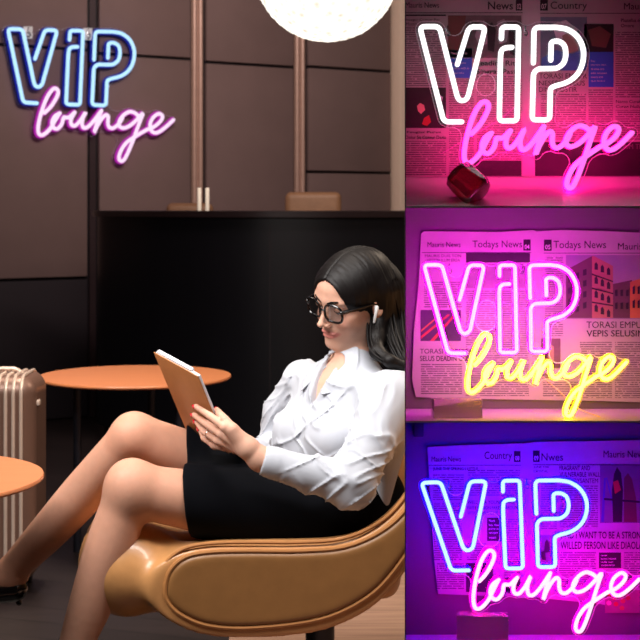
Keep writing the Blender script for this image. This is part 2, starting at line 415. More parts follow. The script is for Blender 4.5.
for sx in (-.03, -sw+.06):
    for sy in (.03, sd-.03):
        a = MB().lathe([(.018, -.012), (.025, -.009), (.025, .009), (.018, .012)], (sx1+sx-.03, 4.56+sy, .0255), 20, (1, 0, 0)); a.box((sx1+sx-.03, 4.56+sy, .05), (.014, .02, .016)); a.build('wheel', m_black, t, True, sharp=40)
# pale striped rug under the chair
m_rug = mat('pale_wood_weave', (190, 148, 122), .7, var=.1, scale=(3, 45, 5), col2=(96, 68, 54), bump=.2, detail=4)
for n in m_rug.node_tree.nodes:
    if n.type == 'MAPPING': n.inputs['Rotation'].default_value = (0, 0, -.42)
tag(MB().box((1.0, 4.05, .004), (1.25, 1.45, .004)).build('striped_rug', m_rug), 'pale brown striped rug beneath the leather lounge chair', 'rug')
# ================================================================ lounge chair
m_tan = mat('tan_leather', (198, 142, 88), .36, var=.06, scale=(40, 40, 40), bump=.12, bdist=.001, coat=.15)
m_tanp = mat('tan_leather_panel', (142, 98, 54), .45, var=.07, scale=(30, 30, 30), bump=.15, bdist=.001)
m_pipe = mat('tan_piping', (182, 124, 72), .4, var=.05)
DN = 3.26
def XZ(px, py, d=DN+.04): return ((px-CX)/F*d, CZ-(py-HY)/F*d)
outl = catmull([XZ(*q) for q in [(152, 588), (158, 566), (176, 551), (205, 544), (240, 543), (300, 543), (345, 539), (378, 523), (403, 498), (424, 462), (438, 415), (446, 370), (478, 370), (474, 420), (458, 470), (434, 520), (404, 566), (378, 599), (340, 621), (300, 631), (240, 634), (200, 630), (170, 617), (156, 603)]], 3, True)
rx, rz = XZ(124, 566, 3.4); rx0 = rx; 
fr = np.array([rx, 3.45, rz])
DF = 3.92                                   # far side
rim = []
def fchair(p):
    p2 = p[:, [0, 2]]; y = p[:, 1]
    # wrap-around shell: near and far wings
    a = poly2(p2, outl)
    near = smax(a+.022, np.abs(y-(DN+.045))-.020, .012)-.022
    far = smax(a+.022, np.abs(y-(DF-.045))-.020, .012)-.022
    roll = sseg(p, (rx+.012, DN+.115, rz), P(115, 549, 3.80), .104, .104)
    x1, z1 = XZ(400, 590, 3.5)
    seat = sseg(p, (rx+.1, 3.45, rz-.01), (x1, 3.45, z1+.01), .085, .085)
    q = np.abs(y-(DN+DF)/2)-(DF-DN)/2+.12
    d2 = np.abs(p2[:, 1]-(rz-.005))-.075; xx = np.maximum(rx-p2[:, 0], p2[:, 0]-x1)
    seat = smax(smax(d2, q, .05), xx, .05)
    d = smin(roll, seat, .05)
    d = smin(d, near, .06); d = smin(d, far, .035)
    bx, bz = XZ(450, 500, 3.6); tx, tz = XZ(478, 330, 3.6)
    for k in range(9):
        s = k/8; yy = DN+.09+(DF-DN-.18)*s; bow = math.sin(math.pi*s)**.6*.07
        d = smin(d, sseg(p, (bx-.03+bow, yy, bz), (tx-.045+bow*1.2, yy, tz), .045, .035), .04)
    # head of the back curls round on the far side
    hx, hz = XZ(445, 316, 3.85); ex, ez = XZ(404, 312, 3.88)
    d = smin(d, sseg(p, (hx, 3.86, hz), (ex, 3.87, ez), .035, .028), .04)
    d = smin(d, sseg(p, (hx, 3.86, hz-.06), (ex+.01, 3.87, ez-.075), .035, .03), .04)
    return d
ch = thing('lounge_armchair', 'curved tan leather lounge chair the woman in white sits in', 'armchair', ((rx+.3), 3.6, 0))
V, Q = nets(fchair, (-.56, 3.19, .20), (.46, 4.02, 1.08), .0075); bigmesh('seat_shell', V, Q, m_tan, ch)
inner = catmull([XZ(*q, DN) for q in [(165, 590), (170, 571), (186, 557), (212, 552), (250, 551), (300, 551), (345, 547), (382, 531), (408, 507), (430, 470), (446, 430), (462, 430), (454, 465), (432, 512), (402, 560), (374, 592), (338, 613), (300, 623), (245, 628), (206, 625), (180, 614), (168, 602)]], 4, True)
def fpanel(p): return smax(poly2(p[:, [0, 2]], inner)+.008, np.abs(p[:, 1]-(DN+.008))-.008, .016)-.006
V, Q = nets(fpanel, (-.37, DN-.02, .23), (.36, DN+.04, .75), .005); bigmesh('side_panel', V, Q, m_tanp, ch)
pp = np.array([(x, DN+.002, z) for x, z in inner]); MB().tube(pp, .0055, 8, closed=True).build('piping', m_pipe, ch, True)
cen = inner.mean(0); pq = np.array([(x, DN+.009, z) for x, z in inner]); 
T = np.roll(pq, -1, 0)-np.roll(pq, 1, 0); nn = np.stack([-T[:, 2], 0*T[:, 0], T[:, 0]], 1); nn /= np.linalg.norm(nn, axis=1)[:, None]
sg = 1 if poly2((pq+nn*.004)[:1, [0, 2]].astype(np.float32), inner)[0] > 0 else -1
MB().tube(pq+nn*sg*.017, .0045, 8, closed=True).build('piping', m_pipe, ch, True)
c0 = np.array([.0, 3.6, 0]); a = MB().lathe([(.035, .03), (.035, .30)], c0, 24); a.build('pedestal', m_leg, ch, True, sharp=40)
for k in range(4):
    an = R(10+90*k); e = c0+.30*np.array([math.cos(an), math.sin(an), 0]); MB().tube([c0+(0, 0, .050), e+(0, 0, .0235)], [.022, .014], 10).build('base_leg', m_leg, ch, True)

# ================================================================ the woman
m_skin = mat('skin', (214, 166, 143), .55, var=.04, scale=(60, 60, 60), attr=True, spec=.3, sss=.12)
m_hair = mat('dark_brown_hair', (17, 12, 12), .5, var=.2, scale=(30, 260, 14), bump=.5, bdist=.001, spec=.22, col2=(9, 6, 6))
m_shirt = mat('white_cotton', (180, 184, 193), .8, var=.015, scale=(9, 9, 9), sheen=.2)
m_skirt = mat('black_cloth', (7, 8, 13), .9, var=.05, scale=(40, 40, 40), spec=.08)
m_frame = mat('black_acetate', (10, 9, 10), .2, spec=.6)
m_lens = clear('lens_glass', (.93, .95, .97), .12, .03)
m_nail = mat('red_nail', (222, 30, 48), .2, coat=.6)
m_gold = mat('ring_silver', (210, 200, 190), .2, metal=1)
m_pod = mat('earbud_white', (240, 240, 240), .25)
AL, PI_, RO = R(50), R(18), R(12)
Fd = np.array([-math.sin(AL)*math.cos(PI_), -math.cos(AL)*math.cos(PI_), -math.sin(PI_)])
L0 = np.array([math.cos(AL), -math.sin(AL), 0]); U0 = np.cross(L0, Fd); U0 = U0 if U0[2] > 0 else -U0
Ld = L0*math.cos(RO)-U0*math.sin(RO); Ud = U0*math.cos(RO)+L0*math.sin(RO)
HR = np.stack([Ld, Fd, Ud], 1)                     # columns: left, forward, up
HC = P(353.5, 301, 3.58)
H = lambda x, y, z: HC+HR@np.array([x, y, z], float)
def fhead(p):
    q = (p-HC.astype(np.float32))@HR.astype(np.float32)
    ax = q.copy(); ax[:, 0] = np.abs(ax[:, 0])     # symmetric half
    d = sell(q, (0, -.012, .040), (.074, .094, .081))
    d = smin(d, sell(q, (0, .028, .046), (.064, .060, .053)), .02)
    d = smin(d, sell(q, (0, .028, -.012), (.063, .058, .075)), .02)
    d = smin(d, sseg(ax, (.050, .0, -.045), (.012, .068, -.083), .020, .017), .025)
    d = smin(d, sell(q, (0, .074, -.080), (.019, .015, .014)), .014)
    d = smin(d, sell(ax, (.036, .054, -.024), (.024, .024, .022)), .018)
    d = smin(d, sell(q, (0, .073, -.053), (.027, .019, .021)), .014)
    d = smin(d, sell(q, (0, .079, -.036), (.024, .0135, .013)), .010)
    d = smin(d, sseg(ax, (.0, .083, .031), (.040, .072, .033), .009, .009), .014)
    d = smax(d, -sell(ax, (.032, .098, .014), (.019, .018, .011)), .014)
    d = smin(d, sseg(q, (0, .084, .020), (0, .110, -.018), .0062, .0066), .009)
    d = smin(d, sell(q, (0, .110, -.0180), (.0070, .0072, .0056)), .006)
    d = smin(d, sell(ax, (.0100, .097, -.0235), (.0058, .009, .0052)), .008)
    d = smin(d, sell(q, (0, .0890, -.0475), (.024, .0066, .0038)), .004)
    d = smin(d, sell(q, (0, .0882, -.0565), (.019, .0070, .0050)), .004)
    d = smax(d, -sseg(ax, (0, .099, -.0518), (.027, .083, -.0480), .0012, .001), .0025)
    # ear
    e = sell(ax, (.076, -.008, .002), (.009, .018, .029)); e = smax(e, -sell(ax, (.086, -.004, .004), (.008, .010, .018)), .006)
    d = smin(d, e, .006)
    return d
# torso frame
SR = P(302, 377, 3.71); SL = P(391, 392, 3.43); NB = P(352, 378, 3.60)
tl = SL-SR; tl[2] = 0; tl /= np.linalg.norm(tl)
PEL = P(318, 520, 3.52); tu = (SR+SL)/2-PEL; tu -= tl*np.dot(tu, tl); tu /= np.linalg.norm(tu)
tf = np.cross(tl, tu); tf = tf if tf[1] < 0 else -tf; tu = np.cross(tf, tl); tu = tu if tu[2] > 0 else -tu
TR = np.stack([tl, tf, tu], 1); TC = (SR+SL)/2
T_ = lambda x, y, z: TC+TR@np.array([x, y, z], float)
tr = lambda p: (p-TC.astype(np.float32))@TR.astype(np.float32)
def ftorso(q):                                      # in torso frame
    d = sell(q, (0, -.005, -.10), (.150, .092, .150))
    d = smin(d, sseg(q, (-.135, -.01, -.015), (.135, -.01, -.015), .052, .052), .06)
    ax = q.copy(); ax[:, 0] = np.abs(ax[:, 0]); d = smin(d, sell(ax, (.068, .060, -.135), (.058, .050, .056)), .04)
    d = smin(d, sell(q, (0, .0, -.24), (.125, .090, .13)), .05)
    d = smin(d, sell(q, (0, -.01, -.34), (.150, .105, .10)), .05)
    d = smin(d, sseg(q, (0, -.02, 0), (0, -.015, .05), .075, .052), .05)
    return d
def fbody(p):
    d = fhead(p)
    n = sseg(p, H(0, -.012, -.045), NB+np.array([0, 0, -.01]), .048, .050)
    d = smin(d, n, .018)
    t = ftorso(tr(p))+.010
    return smin(d, t, .03)
vb, qb = nets(fbody, (-.09, 3.40, .70), (.24, 3.80, 1.14), .0022)
# legs
KR = P(134, 436, 3.49); AR = P(10, 572, 3.64); HRt = P(316, 508, 3.62)
KL = P(133, 490, 3.33); ALk = P(62, 684, 3.33); HL = P(318, 522, 3.46)
def chain_sd(p, CH):
    q = catmull(np.array([list(a)+[r] for a, r in CH]), 4); d = None
    for a, b in zip(q, q[1:]):
        g = sseg(p, a[:3], b[:3], a[3], b[3]); d = g if d is None else np.minimum(d, g)
    return d
def fl(p):
    d = sseg(p, HRt, KR, .082, .053)
    CH = [(KR, .052), (P(106, 467, 3.525), .0515), (P(79, 498, 3.56), .052), (P(51, 529, 3.59), .047), (P(29, 552, 3.62), .041), (AR, .035)]
    d = smin(d, chain_sd(p, CH), .02)
    ft = AR+np.array([-.075, -.02, -.045]); d = smin(d, sseg(p, AR, ft, .031, .026), .02)
    d = smin(d, sseg(p, AR+np.array([.02, 0, -.012]), AR+np.array([-.0, 0, -.03]), .022, .022), .02)
    d = smin(d, sseg(p, ft, ft+np.array([-.09, -.02, -.025]), .026, .018), .02)
    e = sseg(p, HL, KL, .086, .058)
    e = smin(e, sell(p, KL+np.array([-.005, -.004, .012]), (.052, .052, .056)), .03)
    CH = [(KL, .055), (P(121, 516, 3.33), .0535), (P(109, 551, 3.33), .0555), (P(91.5, 602, 3.33), .049), (P(77.5, 640, 3.33), .0395), (ALk, .031)]
    e = smin(e, chain_sd(p, CH), .02)
    f2 = ALk+np.array([-.10, -.03, -.075]); e = smin(e, sseg(p, ALk, f2, .031, .026), .02)
    e = smin(e, sseg(p, f2, f2+np.array([-.06, -.015, -.012]), .026, .018), .02)
    e = smin(e, sseg(p, ALk, ALk+np.array([.025, .0, -.04]), .03, .022), .02)
    d = smin(d, e, .006)
    return smin(d, sell(p, P(335, 505, 3.55), (.12, .15, .10)), .05)
vl, ql = nets(fl, (-.95, 3.15, .0), (.20, 3.80, .82), .005)
# tablet plane
tA = P(153.5, 352.5, 3.42); tB = P(197.5, 376.5, 3.295); tD = P(185.5, 428.5, 3.535)
eu = tB-tA; eu /= np.linalg.norm(eu); ev = tD-tA; ev -= eu*np.dot(ev, eu); ev /= np.linalg.norm(ev)
en = np.cross(eu, ev); en = en if en[0] > 0 else -en       # towards her face
WT, HT = np.linalg.norm(tB-tA), np.linalg.norm(tD-tA)
TBR = np.stack([eu, ev, en], 1)
def onplane(px, py, off):                 # point at picture direction on the plane at offset off along en
    r = P(px, py, 1.0)-np.array([0, 0, CZ]); o = np.array([0, 0, CZ]); t = np.dot(tA+en*off-o, en)/np.dot(r, en); return o+r*t
tab = thing('tablet_computer', 'tablet in a brown cover held up in her hand', 'tablet', tA+eu*WT/2+ev*HT/2)
m_cover = mat('tablet_cover_brown', (176, 118, 70), .45, var=.05, scale=(50, 50, 50))
m_alu = mat('tablet_white_edge', (225, 225, 230), .3, metal=.1)
m_screen = mat('tablet_screen', (60, 66, 76), .08, spec=.7)
tc_ = tA+eu*WT/2+ev*HT/2
MB().box(tc_+en*.0015, (WT/2, HT/2, .0015), TBR).build('cover', m_cover, tab, bevel=.001)
MB().box(tc_+en*.0065+eu*.000, (WT/2-.002, HT/2-.002, .0035), TBR).build('body', m_alu, tab, bevel=.0015)
MB().box(tc_+en*.0103, (WT/2-.010, HT/2-.014, .0003), TBR).build('screen', m_screen, tab)
MB().box(tc_+en*.009-ev*(HT/2-.001)-eu*.012, (WT/2-.018, .0035, .0045), TBR).build('cover_hinge', m_alu, tab, bevel=.0012)
# left arm and hand (nearer the camera)
EL = P(352, 486, 3.29); WR = P(260, 459, 3.275)
back = lambda px, py, h=.0: onplane(px, py, -(.0085+h))
palm0 = P(248, 448, 3.27)
kn = [back(225.5, 427, .016), back(222, 434, .020), back(218.5, 440, .020), back(214.5, 445, .016)]     # knuckles index..little
mid = [back(210, 416, .012), back(206.5, 424, .015), back(204.5, 431.5, .015), back(204, 438, .012)]
tip = [back(196, 406.5, .0), back(194, 415, .001), back(196.5, 422, .002), back(200, 430, .002)]
th = [P(246, 444, 3.262), P(233, 429.5, 3.262), P(225, 420, 3.275), onplane(216.5, 410.5, .020)]
def farm(p):
    d = sseg(p, EL, WR, .036, .0245); d2 = sseg(p, WR, palm0, .0235, .0225); d = smin(d, d2, .02)
    for i in range(4):
        d = smin(d, sseg(p, palm0, kn[i], .0175, .0115-.0006*i), .012)
    d = smin(d, sseg(p, palm0, th[1], .019, .0125), .012)
    f = None
    for i in range(4):
        m2 = (mid[i]*.55+tip[i]*.45)
        r = .0082 - (.001 if i == 3 else 0)
        g = smin(sseg(p, kn[i], mid[i], r+.0016, r), sseg(p, mid[i], tip[i], r, r-.0022), .003)
        f = g if f is None else smin(f, g, .0012)
    t = smin(sseg(p, th[1], th[2], .0118, .0098), sseg(p, th[2], th[3], .0098, .0080), .003)
    f = smin(f, t, .002)
    return smin(d, f, .006)
va, qa = nets(farm, np.minimum.reduce([EL, WR, palm0]+tip+th)-.05, np.maximum.reduce([EL, WR, palm0]+tip+th)+.05, .0017)
# right arm and hand (farther, mostly hidden)
ER = P(272, 452, 3.74); WRR = P(243, 454, 3.55)
pr = P(240, 441, 3.46)
def frarm(p):
    d = smin(sseg(p, ER, WRR, .034, .023), sseg(p, WRR, pr, .022, .020), .02)
    for i in range(4):
        k = pr+np.array([-.028, -.004-.008*i, -.012+.001*i]); e = k+np.array([-.022, -.012, .010]); d = smin(d, smin(sseg(p, pr, k, .016, .0095), sseg(p, k, e, .0088, .0072), .003), .004)
    t1 = pr+np.array([-.012, -.03, .010]); return smin(d, sseg(p, pr, t1, .014, .0085), .008)
vr, qr = nets(frarm, np.minimum(ER, pr)-.09, np.maximum(ER, pr)+.07, .0025)
V, Q = merge([(vb, qb), (vl, ql), (va, qa), (vr, qr)])
wm = thing('person', 'seated woman in glasses, white shirt and black skirt, legs crossed, reading a tablet', 'person', P(318, 540, 3.5)*np.array([1, 1, 0]))
body = bigmesh('body', V, Q, m_skin, wm)
# own colours of the skin: lips, cheeks, stockings tone
q = (V-HC)@HR; n = len(V); tint = np.ones((n, 4)); ishead = (np.arange(n) < len(vb))
lm = np.clip(1.25-np.sqrt((q[:, 0]/.0265)**2+((q[:, 2]+.0518-np.abs(q[:, 0])*.12)/.0092)**2), 0, 1)*4; lm = np.clip(lm, 0, 1)*ishead*(q[:, 1] > .07)
tint[:, :3] *= 1-lm[:, None]*np.array([.10, .42, .32])
ck = np.exp(-(((np.abs(q[:, 0])-.045)/.022)**2+((q[:, 2]+.018)/.02)**2))*ishead*(q[:, 1] > .02); tint[:, :3] *= 1-ck[:, None]*np.array([.02, .16, .18])
isleg = (np.arange(n) >= len(vb)) & (np.arange(n) < len(vb)+len(vl)); tint[isleg, :3] = (.92, .83, .77)
at = body.data.color_attributes.new('Tint', 'FLOAT_COLOR', 'POINT'); at.data.foreach_set('color', tint.astype(np.float32).ravel())
# eyes
m_eye = mat('eye_white', (225, 215, 210), .15); m_iris = mat('iris_brown', (40, 22, 14), .1)
for s in (1, -1):
    c = H(s*.0315, .0735, .014); MB().lathe([(.0119*math.sin(a), -.0119*math.cos(a)) for a in np.linspace(.02, math.pi-.02, 14)], c, 20).build('eyeball', m_eye, wm, True)
    ed = HR@np.array([0, .88, -.42]); ed = ed/np.linalg.norm(ed); MB().lathe([(.0057*math.cos(a), .0106+.0016*math.sin(a)) for a in np.linspace(0, 1.4, 6)], c, 16, ed).build('iris', m_iris, wm, True)
    def flid(p, c=c):
        r = sell(p, c, (.0131, .0131, .0131)); qq = (p-c.astype(np.float32))@HR.astype(np.float32); return np.maximum(r, -(qq[:, 2]+.0005+qq[:, 1]*.12))
    v2, q2 = nets(flid, c-.017, c+.017, .0012); l = bigmesh('eyelid', v2, q2, m_skin, wm)
    a2 = l.data.color_attributes.new('Tint', 'FLOAT_COLOR', 'POINT'); a2.data.foreach_set('color', np.tile(np.array([.93, .86, .82, 1], np.float32), len(v2)))
    MB().tube([c+HR@np.array([.0132*math.sin(a), .0132*math.cos(a), -.0018]) for a in np.linspace(-.95, .95, 12)], .0011, 6).build('eyelashes', m_frame, wm, True)
    MB().tube([H(s*x, y, z) for x, y, z in ((.013, .0935, .0320), (.024, .0925, .0370), (.037, .0845, .0380), (.049, .071, .0325))], [.0020, .0028, .0024, .0008], 8, squash=(Fd, .5)).build('eyebrow', m_hair, wm, True)
# glasses
fr_ = []
gr_ = MB(); lens = []
for s in (1, -1):
    c = np.array([s*.0335, .1015, .012]); 
    ring = []
    for a in np.linspace(0, 2*math.pi, 37)[:-1]:
        ca, sa = math.cos(a), math.sin(a); x = .0255*np.sign(ca)*abs(ca)**.75; z = .0215*np.sign(sa)*abs(sa)**.75
        ring.append(c+np.array([x, -abs(c[0]+x)*.16-z*.0, z]))
    ring = np.array(ring); W3 = np.array([H(*r) for r in ring]); fr_.append(ring); gr_.tube(W3, .0031, 8, closed=True)
    lens.append(W3)
gr_.tube([H(x, .1005+.002*(1-abs(x)/.01), .017) for x in (-.009, -.004, 0, .004, .009)], .0024, 8)
gl = gr_.build('glasses', m_frame, wm, True)
for W3 in lens: 
    c = W3.mean(0); m = MB(); m.add(list(W3+Fd*.0006)+list(W3-Fd*.0006)+[c+Fd*.0010, c-Fd*.0002], [(k, (k+1) % 36, 72) for k in range(36)]+[(36+(k+1) % 36, 36+k, 73) for k in range(36)]+[(k, k+36, (k+1) % 36+36, (k+1) % 36) for k in range(36)])
    m.build('lens', m_lens, gl, True)
for s in (1, -1):
    o = MB().tube([H(s*x, y, z) for x, y, z in ((.0585, .093, .021), (.066, .082, .0215), (.0735, .045, .019), (.0785, .008, .016), (.078, -.012, .006))], [.0050, .0046, .0034, .0028, .002], 8).build('temple', m_frame, gl, True)
gl.data.update()
MB().tube([H(.0815, .003, .006), H(.0845, .008, -.002), H(.0835, .016, -.026)], [.0058, .0042, .0032], 10).build('earbud', m_pod, wm, True)
# hair
HT_ = np.array
def fhair(p):
    q = (p-HC.astype(np.float32))@HR.astype(np.float32)
    ax = q.copy(); ax[:, 0] = np.abs(ax[:, 0])
    cap = sell(q, (0, -.016, .042), (.0835, .1015, .0865))
    cap = smin(cap, sell(q, (0, -.045, -.01), (.078, .065, .08)), .02)
    cap = smin(cap, sell(q, (0, .028, .044), (.0705, .0665, .0600)), .02)
    face = sell(ax, (.0, .112, -.022), (.0675, .082, .113))
    face2 = sseg(ax, (.062, .055, -.03), (.084, .012, -.045), .030, .026)   # cheek and ear stay clear
    face = smax(face, (q[:, 2]-.036-.68*q[:, 1]+.36*ax[:, 0])*.80, .008)
    face = smin(face, face2, .012)
    d = smax(cap, -face, .006)
    d = smax(d, -(.0013*1-np.abs(q[:, 0])*.25+np.maximum(0, .06-q[:, 1])*1 -.004 + np.maximum(0, .075-q[:, 2])), .003) if False else d
    # long falls
    def chain(pts, r, k=.012):
        e = None
        for i in range(len(pts)-1):
            g = sseg(p, pts[i], pts[i+1], r[i], r[i+1]); e = g if e is None else smin(e, g, k)
        return e
    for c in (([H(.060, -.035, .03), P(379, 315, 3.57), P(376, 338, 3.52), P(377, 352, 3.48), P(390, 361, 3.45), P(410, 368, 3.45)], [.030, .026, .020, .016, .013, .010]),
              ([H(.040, -.075, .02), P(392, 320, 3.62), P(395, 345, 3.56), P(404, 362, 3.5), P(416, 385, 3.48)], [.045, .042, .036, .028, .016]),
              ([H(.0, -.085, .02), P(398, 325, 3.68), P(405, 350, 3.66), P(410, 390, 3.64)], [.050, .048, .040, .02]),
              ([H(-.04, -.06, .0), P(372, 340, 3.70), P(372, 365, 3.73)], [.04, .035, .02])):
        d = smin(d, chain(*c), .022)
    # parting groove
    part = np.abs(q[:, 0]+.004); g = np.exp(-(part/.0016)**2)*.0030*(q[:, 2] > .06)*(q[:, 1] > -.06)
    wv = np.stack([q[:, 0]*26, q[:, 1]*150, q[:, 2]*16], 1); fall = np.stack([p[:, 0]*150, p[:, 1]*90, p[:, 2]*12], 1)
    w = np.clip((-q[:, 2]-.0)/.03, 0, 1)
    return d+g-.0010*(vnoise(wv, 3)*(1-w))-.0007*vnoise(wv*np.array([1.6, 2.2, 1.6]), 5)*(1-w)
STR = [([H(.066, -.02, .045), P(376, 312, 3.56), P(374, 334, 3.52), P(376, 350, 3.48), P(388, 361, 3.45), P(412, 368, 3.45)], .022, .009, 46),
       ([H(.060, -.05, .05), P(392, 312, 3.59), P(396, 338, 3.54), P(404, 358, 3.49), P(420, 385, 3.47)], .036, .02, 60)]
def strands():
    m = MB()
    for pts, r0, r1, n in STR:
        for k in range(n):
            o = rng.normal(size=3); o /= np.linalg.norm(o); q_ = rng.uniform(.75, 1.08)
            path = [np.array(a)+o*(r0+(r1-r0)*i/(len(pts)-1))*q_*(1.0 if i else .8) for i, a in enumerate(pts)]
            c_ = catmull(path, 6); m.tube(c_, np.interp(np.linspace(0, 1, len(c_)), [0, .15, .7, 1], [.001, .0028, .0024, .0006]), 5)
    return m
V, Q = nets(fhair, (-.03, 3.38, .68), (.30, 3.84, 1.14), .0021); hair = bigmesh('hair', V, Q, m_hair, wm)
sm_ = strands(); bm = bmesh.new(); bm.from_mesh(hair.data); wl_ = Vector(wm.location); bv = [bm.verts.new(Vector(v)-wl_) for v in sm_.V]
for f in sm_.F: bm.faces.new([bv[i] for i in f]).smooth = True
bm.to_mesh(hair.data); bm.free()
# re-express in the head frame so the strand pattern follows the head
mw = Matrix([list(HR[i])+[HC[i]-wm.location[i]] for i in range(3)]+[[0, 0, 0, 1]]); hair.data.transform(mw.inverted()); hair.matrix_local = mw
# nails and ring
def fdir(a, b): v = b-a; return v/np.linalg.norm(v)
for i in range(4):
    d_ = fdir(mid[i], tip[i]); nn = -en*.75+np.array([.0, -.6, .1]); nn = nn-d_*np.dot(nn, d_); nn /= np.linalg.norm(nn); sd_ = np.cross(d_, nn)
    Rn = np.stack([d_, sd_, nn], 1); c = tip[i]+nn*.0050+d_*.0035
    v2, q2 = nets(lambda p: sell(p, c, (.0080, .0052, .0026), Rn), c-.011, c+.011, .0009); bigmesh('fingernail', v2, q2, m_nail, wm)
d_ = fdir(th[2], th[3]); nn = np.array([-.1, -.9, .35]); nn = nn-d_*np.dot(nn, d_); nn /= np.linalg.norm(nn); sd_ = np.cross(d_, nn); Rn = np.stack([d_, sd_, nn], 1); c = th[3]+nn*.0058+d_*.001+sd_*.001
v2, q2 = nets(lambda p: sell(p, c, (.0072, .0046, .0028), Rn), c-.011, c+.011, .0009); bigmesh('fingernail', v2, q2, m_nail, wm)
c = kn[2]*.35+mid[2]*.65; d_ = fdir(kn[2], mid[2]); u = np.cross(d_, (0, 0, 1.)); u /= np.linalg.norm(u); v_ = np.cross(d_, u)
MB().tube([c+(u*math.cos(a)+v_*math.sin(a))*.0098 for a in np.linspace(0, 2*math.pi, 25)[:-1]], .0011, 6, closed=True).build('ring', m_gold, wm, True)
# shirt
CUF = WR+(EL-WR)*.03
def folds(p):
    # long soft creases running from the shoulder and waist towards the bent elbow
    wx = vnoise(p*6, 15)*.05
    u = p[:, 0]*.80+p[:, 2]*.60+wx; v = -p[:, 0]*.60+p[:, 2]*.80
    a = vnoise(np.stack([u*8, p[:, 1]*8, v*30+wx*60], 1), 11)
    b = vnoise(np.stack([v*10, p[:, 1]*12, u*38+wx*50], 1), 12)
    c = vnoise(p*9, 13)
    ra = np.maximum(0, 1-np.abs(a)*3.2); rb_ = np.maximum(0, 1-np.abs(b)*3.6)
    return -.0058*ra*ra-.0050*rb_*rb_*(c > -.9)+.0035*c+.002
def fshirt(p):
    q = tr(p)
    t = ftorso(q)-.004
    t = smax(t, -(q[:, 2]+.375), .01)
    mL = EL*.5+SL*.5+np.array([.012, 0, 0])
    s = smin(sseg(p, SL+np.array([.004, .0, -.008]), EL+np.array([0, 0, .01]), .060, .052), sseg(p, EL, WR+(EL-WR)*.12, .045, .034), .025)
    s = smin(s, sseg(p, WR+(EL-WR)*.16, CUF, .0335, .031), .008)
    mR = P(281, 412, 3.74)
    r = smin(sseg(p, SR+np.array([.0, 0, -.004]), mR, .046, .044), sseg(p, mR, ER, .044, .042), .02); r = smin(r, sseg(p, ER, WRR, .040, .031), .02)
    d = smin(smin(t, s, .022), r, .022)
    cu = np.clip((np.linalg.norm(p-WR.astype(np.float32), axis=1)-.05)/.05, 0, 1)
    d = d+folds(p)*cu*.9
    # loose cloth hanging over the waistband at her back
    d = smin(d, sseg(p, P(392, 440, 3.42), P(382, 502, 3.44), .035, .018), .03)
    # flat cut ends
    dv = (EL-WR)/np.linalg.norm(EL-WR); cut = -((p-CUF.astype(np.float32))@dv.astype(np.float32)); near = np.linalg.norm(p-CUF.astype(np.float32), axis=1) < .07
    d = np.where(near, np.maximum(d, cut), d)
    # open neck
    vx = sseg(np.stack([q[:, 0], q[:, 1]*0, q[:, 2]], 1), (VX0, 0, VZ0), (VX1, 0, VZ1), .003, .034)
    v = np.maximum(vx, -q[:, 1]+.0)
    neck = sell(p, NB+np.array([0, 0, .040]), (.062, .062, .050))
    d = smax(d, -v, .003); d = smax(d, -neck, .006)
    return d
VX0, VZ0, VX1, VZ1 = .004, -.062, .006, .035
sh_lo = (-.22, 3.18, .42); sh_hi = (.30, 3.86, .93)
V, Q = nets(fshirt, sh_lo, sh_hi, .0034); shirt = bigmesh('shirt', V, Q, m_shirt, wm)
dv = (EL-WR)/np.linalg.norm(EL-WR); u = np.cross(dv, (0, 0, 1.)); u /= np.linalg.norm(u); v_ = np.cross(dv, u)
def subtube(nm, c, r, rt): 
    o = MB().tube([c+(u*math.cos(a)+v_*math.sin(a))*r for a in np.linspace(0, 2*math.pi, 33)[:-1]], rt, 6, closed=True).build(nm, m_shirt, shirt, True)
subtube('cuff_hem', CUF+dv*.003, .0305, .0018)
subtube('cuff_hem', CUF+dv*.062, .0325, .0012)
# collar: two leaves folding down from the neck band
def collar(sgn):
    nu, nv = 15, 6; V = []; Fc = []
    for i in range(nu):
        s = i/(nu-1); a = R(22)+s*R(158)                           # from the front opening round to the nape
        for j in range(nv):
            w = j/(nv-1)
            rad = .056+.002*s+.026*w+(.016*w*(1-s)**3); z = .034+.014*s-.006*w-.030*w**1.3-(.040*w*(1-s)**3)
            fwd = -.004+(.012*(1-s)**2)
            V.append(T_(sgn*rad*math.sin(a)*1.0-.004-sgn*.006*(1-s)**3*(1-w), rad*math.cos(a)*.98+fwd-.012+.010*w*(1-s), z))
    for i in range(nu-1):
        for j in range(nv-1): Fc.append((i*nv+j, i*nv+j+1, (i+1)*nv+j+1, (i+1)*nv+j))
    o = mesh('collar', V, Fc, m_shirt, wm, True)
    md = o.modifiers.new('th', 'SOLIDIFY'); md.thickness = .003; md.offset = 0; md = o.modifiers.new('s', 'SUBSURF'); md.levels = md.render_levels = 1
    for v in o.data.vertices: pass
    o.parent = shirt
collar(1); collar(-1)
# skirt
def fskirt(p):
    d = smin(sseg(p, HL, KL+(HL-KL)*.10, .098, .073), sseg(p, HRt, KR+(HRt-KR)*.1, .094, .068), .09)
    d = smin(d, sell(p, P(345, 500, 3.55), (.145, .165, .115)), .05)
    hem = P(187, 480, 3.4)[0]
    cut = hem-p[:, 0]+(p[:, 2]-P(0, 480, 3.4)[2])*-.10
    d = d+.002*vnoise(p*14, 21)
    return smax(d, cut, .003)
V, Q = nets(fskirt, (-.40, 3.22, .30), (.24, 3.82, .72), .0042); bigmesh('skirt', V, Q, m_skirt, wm)
